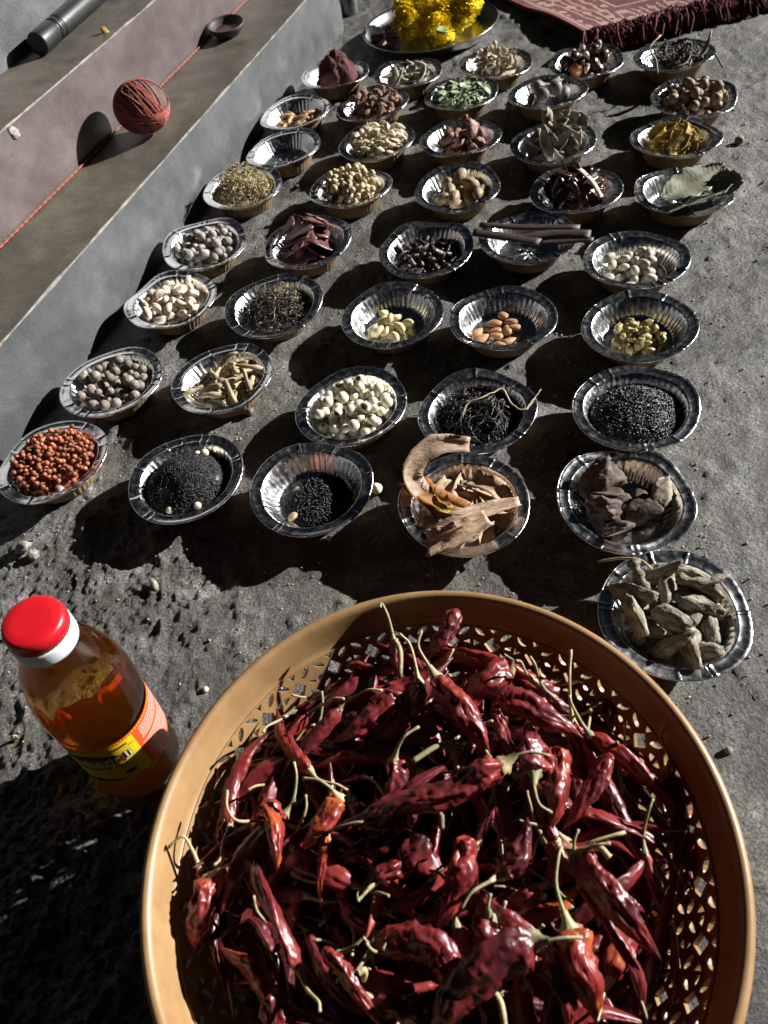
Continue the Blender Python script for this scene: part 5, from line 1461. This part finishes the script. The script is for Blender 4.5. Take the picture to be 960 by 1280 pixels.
# ------------------------------------------------------------------ rug with fringe
ra = at(738, 52, .012); rb = at(628, -6, .012); rc = at(960, -4, .012)
eu = (rc - ra).normalized(); ev = (rb - ra).normalized()
def rug_mat():
    m, t, p = nodes('maroon_rug')
    N = t.nodes.new; Lk = t.links.new
    uv = N('ShaderNodeUVMap'); uv.uv_map = 'UVMap'
    sep = N('ShaderNodeSeparateXYZ'); Lk(uv.outputs[0], sep.inputs[0])
    def mth(op, a, b=None, c=None):
        n = N('ShaderNodeMath'); n.operation = op
        for i, x in enumerate((a, b, c)):
            if x is None: continue
            if isinstance(x, (int, float)): n.inputs[i].default_value = x
            else: Lk(x, n.inputs[i])
        return n.outputs[0]
    u, v = sep.outputs[0], sep.outputs[1]
    # distance to nearest shown edge: border coordinate b, running coordinate r
    b = mth('MINIMUM', u, v); run = mth('MAXIMUM', u, v)
    def band(x, lo, hi): return mth('MULTIPLY', mth('GREATER_THAN', x, lo), mth('LESS_THAN', x, hi))
    vo = N('ShaderNodeTexVoronoi'); vo.inputs['Scale'].default_value = 34; vo.inputs['Randomness'].default_value = .45; Lk(uv.outputs[0], vo.inputs['Vector'])
    dots = mth('LESS_THAN', vo.outputs['Distance'], .34)
    d1 = mth('MULTIPLY', dots, band(b, .030, .125))
    wv = N('ShaderNodeTexWave'); wv.inputs['Scale'].default_value = 20; wv.inputs['Distortion'].default_value = 6; wv.inputs['Detail'].default_value = 2; Lk(uv.outputs[0], wv.inputs['Vector'])
    scr = mth('MULTIPLY', mth('GREATER_THAN', wv.outputs['Fac'], .80), band(b, .05, .11))
    ln = mth('ADD', band(b, .018, .023), band(b, .130, .136))
    ln = mth('ADD', ln, band(b, .026, .028))
    # medallion rings
    c = N('ShaderNodeVectorMath'); c.operation = 'DISTANCE'; Lk(uv.outputs[0], c.inputs[0]); c.inputs[1].default_value = (.18, .235, 0)
    ring = band(c.outputs['Value'], .058, .066)
    fl = mth('MULTIPLY', mth('GREATER_THAN', wv.outputs['Fac'], .7), mth('LESS_THAN', c.outputs['Value'], .050))
    v3 = N('ShaderNodeTexVoronoi'); v3.inputs['Scale'].default_value = 11; Lk(uv.outputs[0], v3.inputs['Vector'])
    far = mth('MULTIPLY', band(v3.outputs['Distance'], .30, .36), mth('GREATER_THAN', b, .15))
    s = mth('ADD', mth('ADD', mth('ADD', d1, scr), mth('ADD', ln, ring)), mth('ADD', fl, far)); 
    n = N('ShaderNodeTexNoise'); n.inputs['Scale'].default_value = 240; n.inputs['Detail'].default_value = 3; Lk(uv.outputs[0], n.inputs['Vector'])
    nl = N('ShaderNodeTexNoise'); nl.inputs['Scale'].default_value = 16; Lk(uv.outputs[0], nl.inputs['Vector'])
    s = mth('MINIMUM', s, 1.0); s = mth('MULTIPLY', s, mth('MULTIPLY_ADD', n.outputs['Fac'], .9, .18))
    mx = N('ShaderNodeMix'); mx.data_type = 'RGBA'
    r = N('ShaderNodeValToRGB'); r.color_ramp.elements[0].color = (.075, .016, .017, 1); r.color_ramp.elements[1].color = (.16, .040, .040, 1); r.color_ramp.elements[0].position = .3; r.color_ramp.elements[1].position = .7
    Lk(nl.outputs['Fac'], r.inputs[0])
    Lk(s, mx.inputs['Factor']); Lk(r.outputs[0], mx.inputs[6]); mx.inputs[7].default_value = (.44, .31, .25, 1)
    Lk(mx.outputs[2], p.inputs['Base Color']); p.inputs['Roughness'].default_value = .95
    bp = N('ShaderNodeBump'); bp.inputs['Strength'].default_value = .9; bp.inputs['Distance'].default_value = .002
    Lk(n.outputs['Fac'], bp.inputs['Height']); Lk(bp.outputs[0], p.inputs['Normal'])
    return m
m_rug = rug_mat()
NU, NV = 90, 70
V = []; UVs = []
for layer in (0, 1):
    for i in range(NU):
        for j in range(NV):
            u, v = 1.1 * (i / (NU - 1)) ** 1.6, .8 * (j / (NV - 1)) ** 1.5
            w = ra + eu * (u + .006 * noise.noise(Vector((v * 8, 0, 1)))) + ev * (v + .010 * noise.noise(Vector((u * 7, 3, 1))))
            lift = .020 * math.exp(-u / .03) * (.55 + .45 * math.sin(v * 14 + .6)) 
            z = .0045 + .003 * noise.noise(Vector((u * 9, v * 9, 0))) + lift * .8
            z += .0055 if layer else 0
            V.append(Vector((w.x, w.y, max(z, .0035 + .0055 * layer)))); UVs.append((u, v))
n0 = NU * NV; g1 = grid_faces(NU, NV)
up = (V[NV] - V[0]).cross(V[1] - V[0]).z > 0
top = [tuple(i + n0 for i in f) for f in g1]; bot = [tuple(reversed(f)) for f in g1]
F = (top + bot) if up else ([tuple(reversed(f)) for f in top] + [tuple(reversed(f)) for f in bot])
for i in range(NU - 1): F.append((i * NV, (i + 1) * NV, (i + 1) * NV + n0, i * NV + n0))
for j in range(NV - 1): F.append((j + 1, j, j + n0, j + 1 + n0))
rug = empty('rug', ra); tag(rug, 'maroon patterned rug with a dark fringe along its near edge', 'rug')
me = mesh('pile', [v - ra for v in V], F, m_rug)
ul = me.uv_layers.new(name='UVMap'); li = np.zeros(len(me.loops), int); me.loops.foreach_get('vertex_index', li)
ul.data.foreach_set('uv', np.array(UVs)[li].ravel())
put('pile', me, parent=rug)
m_fr = mat('fringe_yarn', (.15, .030, .036), (.06, .012, .016), scale=120, rough=.95)
mb = MB(); rr = random.Random(9)
for k in range(2300):
    u = rr.uniform(-.012, .75); p0 = eu * u + Vector((0, 0, rr.uniform(.004, .017))) + ev * rr.uniform(-.002, .012)
    L = rr.uniform(.026, .048); a = rr.uniform(-.75, .75)
    d = (-ev * math.cos(a) + eu * math.sin(a)).normalized()
    P = [p0, p0 + d * L * .35 + Vector((0, 0, rr.uniform(.002, .009))), p0 + d * L * .7 + eu * rr.uniform(-.006, .006) + Vector((0, 0, rr.uniform(-.006, .004)))]
    P.append(P[-1] + d * L * .3 + eu * rr.uniform(-.007, .007)); P[-1].z = rr.uniform(-.008, .002) - .002 
    V, F = tube([Vector((p.x, p.y, max(p.z + ra.z, .0025))) - Vector((0, 0, ra.z)) for p in P], [.0016, .0019, .0017, .0013], 4, cap=False); mb.add(V, F)
tag(put('fringe', mb.mesh('fringe', m_fr), parent=rug), kind='stuff')

# ------------------------------------------------------------------ things on the steps
m_thread = mat('red_thread', (.42, .12, .085), (.24, .045, .035), scale=400, rough=.85, objrand=.15)
mt = MB()
for s in (0, 1):
    pts = []
    for i in range(420):
        u = U_START + (U_END - U_START) * i / 419
        a = u * 260 + s * PI
        wob = .0022 * noise.noise(Vector((u * 5, 4, 0)))
        pts.append(sp(u, N1 - .0042 - abs(wob) + .0009 * math.cos(a), Z1 + .0026 + .0009 * math.sin(a)))
    V, F = tube(pts, [.0010] * 420, 5); mt.add(V, F)
tag(put('red_thread', mt.mesh('red_thread', m_thread)), 'red twisted thread laid along the foot of the second riser of the steps', 'thread')
# ball wound with thread
dpt = at(176, 131, Z1 + .045); dep = (dpt - Vector((0, 0, CAM_H))).dot(_f); RB = 35.0 * dep / F_PX
bc = at(176, 131, Z1 + RB)
m_coir = mat('brown_husk', (.12, .075, .06), (.04, .027, .022), scale=60, rough=.85, bump=.9, detail=8)
ball = empty('wound_ball', bc + Vector((0, 0, -.003))); ball.scale = (1, 1, .88); tag(ball, 'brown husked ball wound with loops of red thread, on the lower tread of the steps', 'ball')
V, F = ico(5); V = [v * RB * .95 * (1 + .03 * nz(v, 2, 1) + .02 * nz(v, 9, 2)) for v in V]
put('husk', mesh('husk', V, F, m_coir), parent=ball)
bundles = [(.1, .3, 0, 12), (1.2, -.5, .5, 11), (-.7, 1.0, -.4, 10), (.4, 1.5, 1.0, 9), (.9, .8, .2, 9)]
for b_, (ax, ay, az, n_) in enumerate(bundles):
    mb = MB(); rr = random.Random(b_)
    for q_ in range(n_):
        R0 = Euler((ax + rr.uniform(-.16, .16), ay + rr.uniform(-.16, .16), az + rr.uniform(-.2, .2))).to_matrix()
        off = rr.uniform(-.35, .35) * RB
        rr0 = math.sqrt(max(0, (RB * .985) ** 2 - off ** 2)); N_ = 44
        cc = [R0 @ Vector((rr0 * math.cos(t_ * 2 * PI / N_), rr0 * math.sin(t_ * 2 * PI / N_), off)) for t_ in range(N_)]
        V = []
        for i_, p_ in enumerate(cc):
            t_ = (cc[(i_ + 1) % N_] - cc[i_ - 1]).normalized(); n1_ = p_.normalized(); n2_ = t_.cross(n1_)
            for k_ in range(5):
                a_ = 2 * PI * k_ / 5; V.append(p_ + (n1_ * math.cos(a_) + n2_ * math.sin(a_)) * .0008)
        mb.add(V, grid_faces(N_, 5, cu=True, cv=True))
    put('thread_winding', mb.mesh('thread_winding', m_thread), parent=ball)
# small dark clay bowl
m_clay = mat('dark_clay', (.055, .05, .048), (.025, .022, .022), scale=80, rough=.55, bump=.5)
cpnt = at(286, 44, Z1)
dish = empty('clay_bowl', cpnt, (R_(6), 0, 0)); dish.scale = (1, 1, .62); tag(dish, 'small dark clay lamp bowl standing on the lower tread against the thread', 'clay bowl')
V, F = lathe([(0, .012), (.012, .012), (.022, .018), (.0285, .029), (.0305, .0335), (.0325, .0345), (.0338, .0325), (.0315, .025), (.026, .012), (.019, .002), (.016, 0), (0, 0)], 48)
V = [Vector((v.x * 1.04, v.y, v.z)) * (1 + .015 * nz(v, 60, 1)) for v in V]
put('bowl_body', mesh('bowl_body', V, F, m_clay), parent=dish)
V, F = lathe([(0, .0185), (.015, .018), (.0215, .0178)], 32); put('residue', mesh('residue', [v + Vector((0, 0, .0008 * nz(v, 200, 1))) for v in V], F, m_ink), parent=dish)
# turned dark rod on the upper tread
m_rod = mat('black_painted_wood', (.015, .016, .018), (.008, .009, .010), scale=30, rough=.42, bump=.25, stretch=(1, 1, .3))
RR = .0170
p0 = at(46, 56, Z2 + RR); p1 = at(112, -2, Z2 + RR)
d = (p1 - p0); d.z = 0; d.normalize()
prof_ = [(0, 0), (.012, .0), (.0205, .0004), (.0225, .002), (.0235, .006), (.0235, .052), (.0225, .056), (.0195, .058), (.0195, .062), (.0225, .064), (.0232, .068), (.0225, .072), (.0200, .074), (.0200, .077), (.0228, .080), (.0235, .086), (.0240, .2), (.0240, .42), (0.0, .42)]
prof_ = [(r * .72, z * .85) for r, z in prof_]
V, F = lathe(prof_, 40)
rod = put('turned_rod', mesh('rod', V, F, m_rod), p0, d.to_track_quat('Z', 'Y').to_euler()); tag(rod, 'black turned wooden rod with a grooved neck, lying on the upper tread', 'rod')
# steel tumbler at the far end
cpn = at(437, 17, 0)
cup = empty('steel_cup', cpn); tag(cup, 'dark steel cup standing at the far end of the steps', 'cup')
m_ds = mat('dull_steel', (.30, .30, .31), (.2, .2, .21), rough=.35, metallic=1)
V, F = lathe([(0, .004), (.019, .004), (.0225, .05), (.0235, .0505), (.0238, .050), (.021, .003), (.020, 0), (0, 0)], 40)
put('cup_body', mesh('cup_body', V, F, m_ds), parent=cup)
V, F = lathe([(.0236, .0485), (.0246, .0495), (.0246, .0515), (.0234, .0520), (.0228, .0505)], 40); put('cup_lip', mesh('cup_lip', V, F, m_ds), parent=cup)

# ------------------------------------------------------------------ loose bits
def loose(name, px, py, r, m, label, cat, z=0.0, sc=(1, 1, 1), amp=.12, seed=0):
    p = at(px, py, z + r * .8)
    if z == 0: p.z = gz(p.x, p.y) + r * .85
    return tag(put(name, lump_mesh(name, r, m, amp, 1.4, 3, sc, seed), p, (seed, seed * 2, seed)), label, cat)
loose('berry', 924, 175, .0068, M['grey_berry'], 'single grey round berry lying alone on the cement at the right', 'berry', seed=1)
loose('white_seed', 471, 612, .0062, M['white_seed'], 'cream white seed lying on the cement right of the nearly empty bowl', 'seed', seed=2)
loose('white_seed', 411, 672, .0028, M['white_seed'], 'tiny white seed in front of the nearly empty bowl', 'seed', seed=3)
loose('grey_berry', 313, 516, .0052, M['grey_berry'], 'small grey berry on the cement in front of the finger root bowl', 'berry', seed=4)
loose('pebble', 194, 733, .0046, M['dust_nut'], 'small pale pebble with a long shadow on the cement above the bottle', 'pebble', sc=(1.5, .8, .8), amp=.3, seed=5)
loose('pebble', 30, 687, .0080, M['dust_nut'], 'rough pale lump of cement left of the black seed bowl shadow', 'pebble', sc=(1.4, 1, .7), amp=.35, seed=6)
loose('pebble', 42, 694, .0060, M['dust_nut'], 'smaller pale lump beside the rough lump at the left edge', 'pebble', amp=.35, seed=7)
loose('pebble', 17, 166, .0085, M['dust_nut'], 'pale stone at the edge of the upper tread', 'pebble', z=Z2, sc=(1.3, 1, .7), amp=.3, seed=8)
loose('petal_scrap', 131, 38, .0045, M['yellow_slice'], 'small yellow petal scrap on the upper tread beside the rod', 'petal', z=Z2, sc=(1.6, 1, .4), amp=.3, seed=9)
loose('petal_scrap', 118, 190, .0030, M['orange_bark'], 'tiny orange speck on the second riser near the wound ball', 'petal', z=Z1, sc=(1, 1, .5), seed=10)
loose('pebble', 371, 96 + 300, .0028, M['dust_nut'], 'small crumb beside the dark crumbled leaf bowl', 'pebble', seed=11)
loose('straw_piece', 20, 923, .0040, M['straw'], 'yellowish scrap on the rough cement at the left edge', 'scrap', sc=(2.4, .7, .4), amp=.4, seed=12)
loose('pebble', 257, 862, .0030, M['cream_ball'], 'pale crumb on the cement beside the basket rim', 'pebble', seed=13)
loose('pebble', 778, 938 - 0, .0, M['dust_nut'], 'x', 'x') if False else None
loose('pebble', 911, 938, .0032, M['dust_nut'], 'small pale crumb on the cement right of the basket', 'pebble', seed=14)
# crumbs strewn over the floor: nobody could count them
mb = MB(); rr = random.Random(21)
oV = [(1, 0, 0), (-1, 0, 0), (0, 1, 0), (0, -1, 0), (0, 0, 1), (0, 0, -1)]
oF = [(0, 2, 4), (2, 1, 4), (1, 3, 4), (3, 0, 4), (2, 0, 5), (1, 2, 5), (3, 1, 5), (0, 3, 5)]
xs = []; 
for k in range(5200):
    x, y = rr.uniform(-.4, .8), rr.uniform(.2, 1.75)
    if rr.random() < .35:
        b_ = BOWLS[rr.choice(list(BOWLS))]; a_ = rr.uniform(0, 6.28); q_ = .065 + abs(rr.gauss(0, .02)); x, y = b_[0] + q_ * math.cos(a_), b_[1] + q_ * math.sin(a_)
    xs.append((x, y))
hx = ground_h(np.array([p[0] for p in xs]), np.array([p[1] for p in xs]))
for (x, y), z in zip(xs, hx):
    if Vector((x, y, 0)).dot(NX) > N0 - .004: continue
    s = rr.uniform(.0005, .0015) * (1.6 if rr.random() < .06 else 1)
    M_ = Matrix.Translation((x, y, z + s * .4)) @ Euler((rr.uniform(0, 6), rr.uniform(0, 6), rr.uniform(0, 6))).to_matrix().to_4x4() @ Matrix.Diagonal((s * rr.uniform(.8, 1.8), s, s * .7, 1))
    mb.add([Vector(v) for v in oV], oF, M_)
tag(put('floor_crumbs', mb.mesh('floor_crumbs', M['crumb'])), 'fine pale crumbs and grit strewn over the cement floor', 'crumbs', kind='stuff')
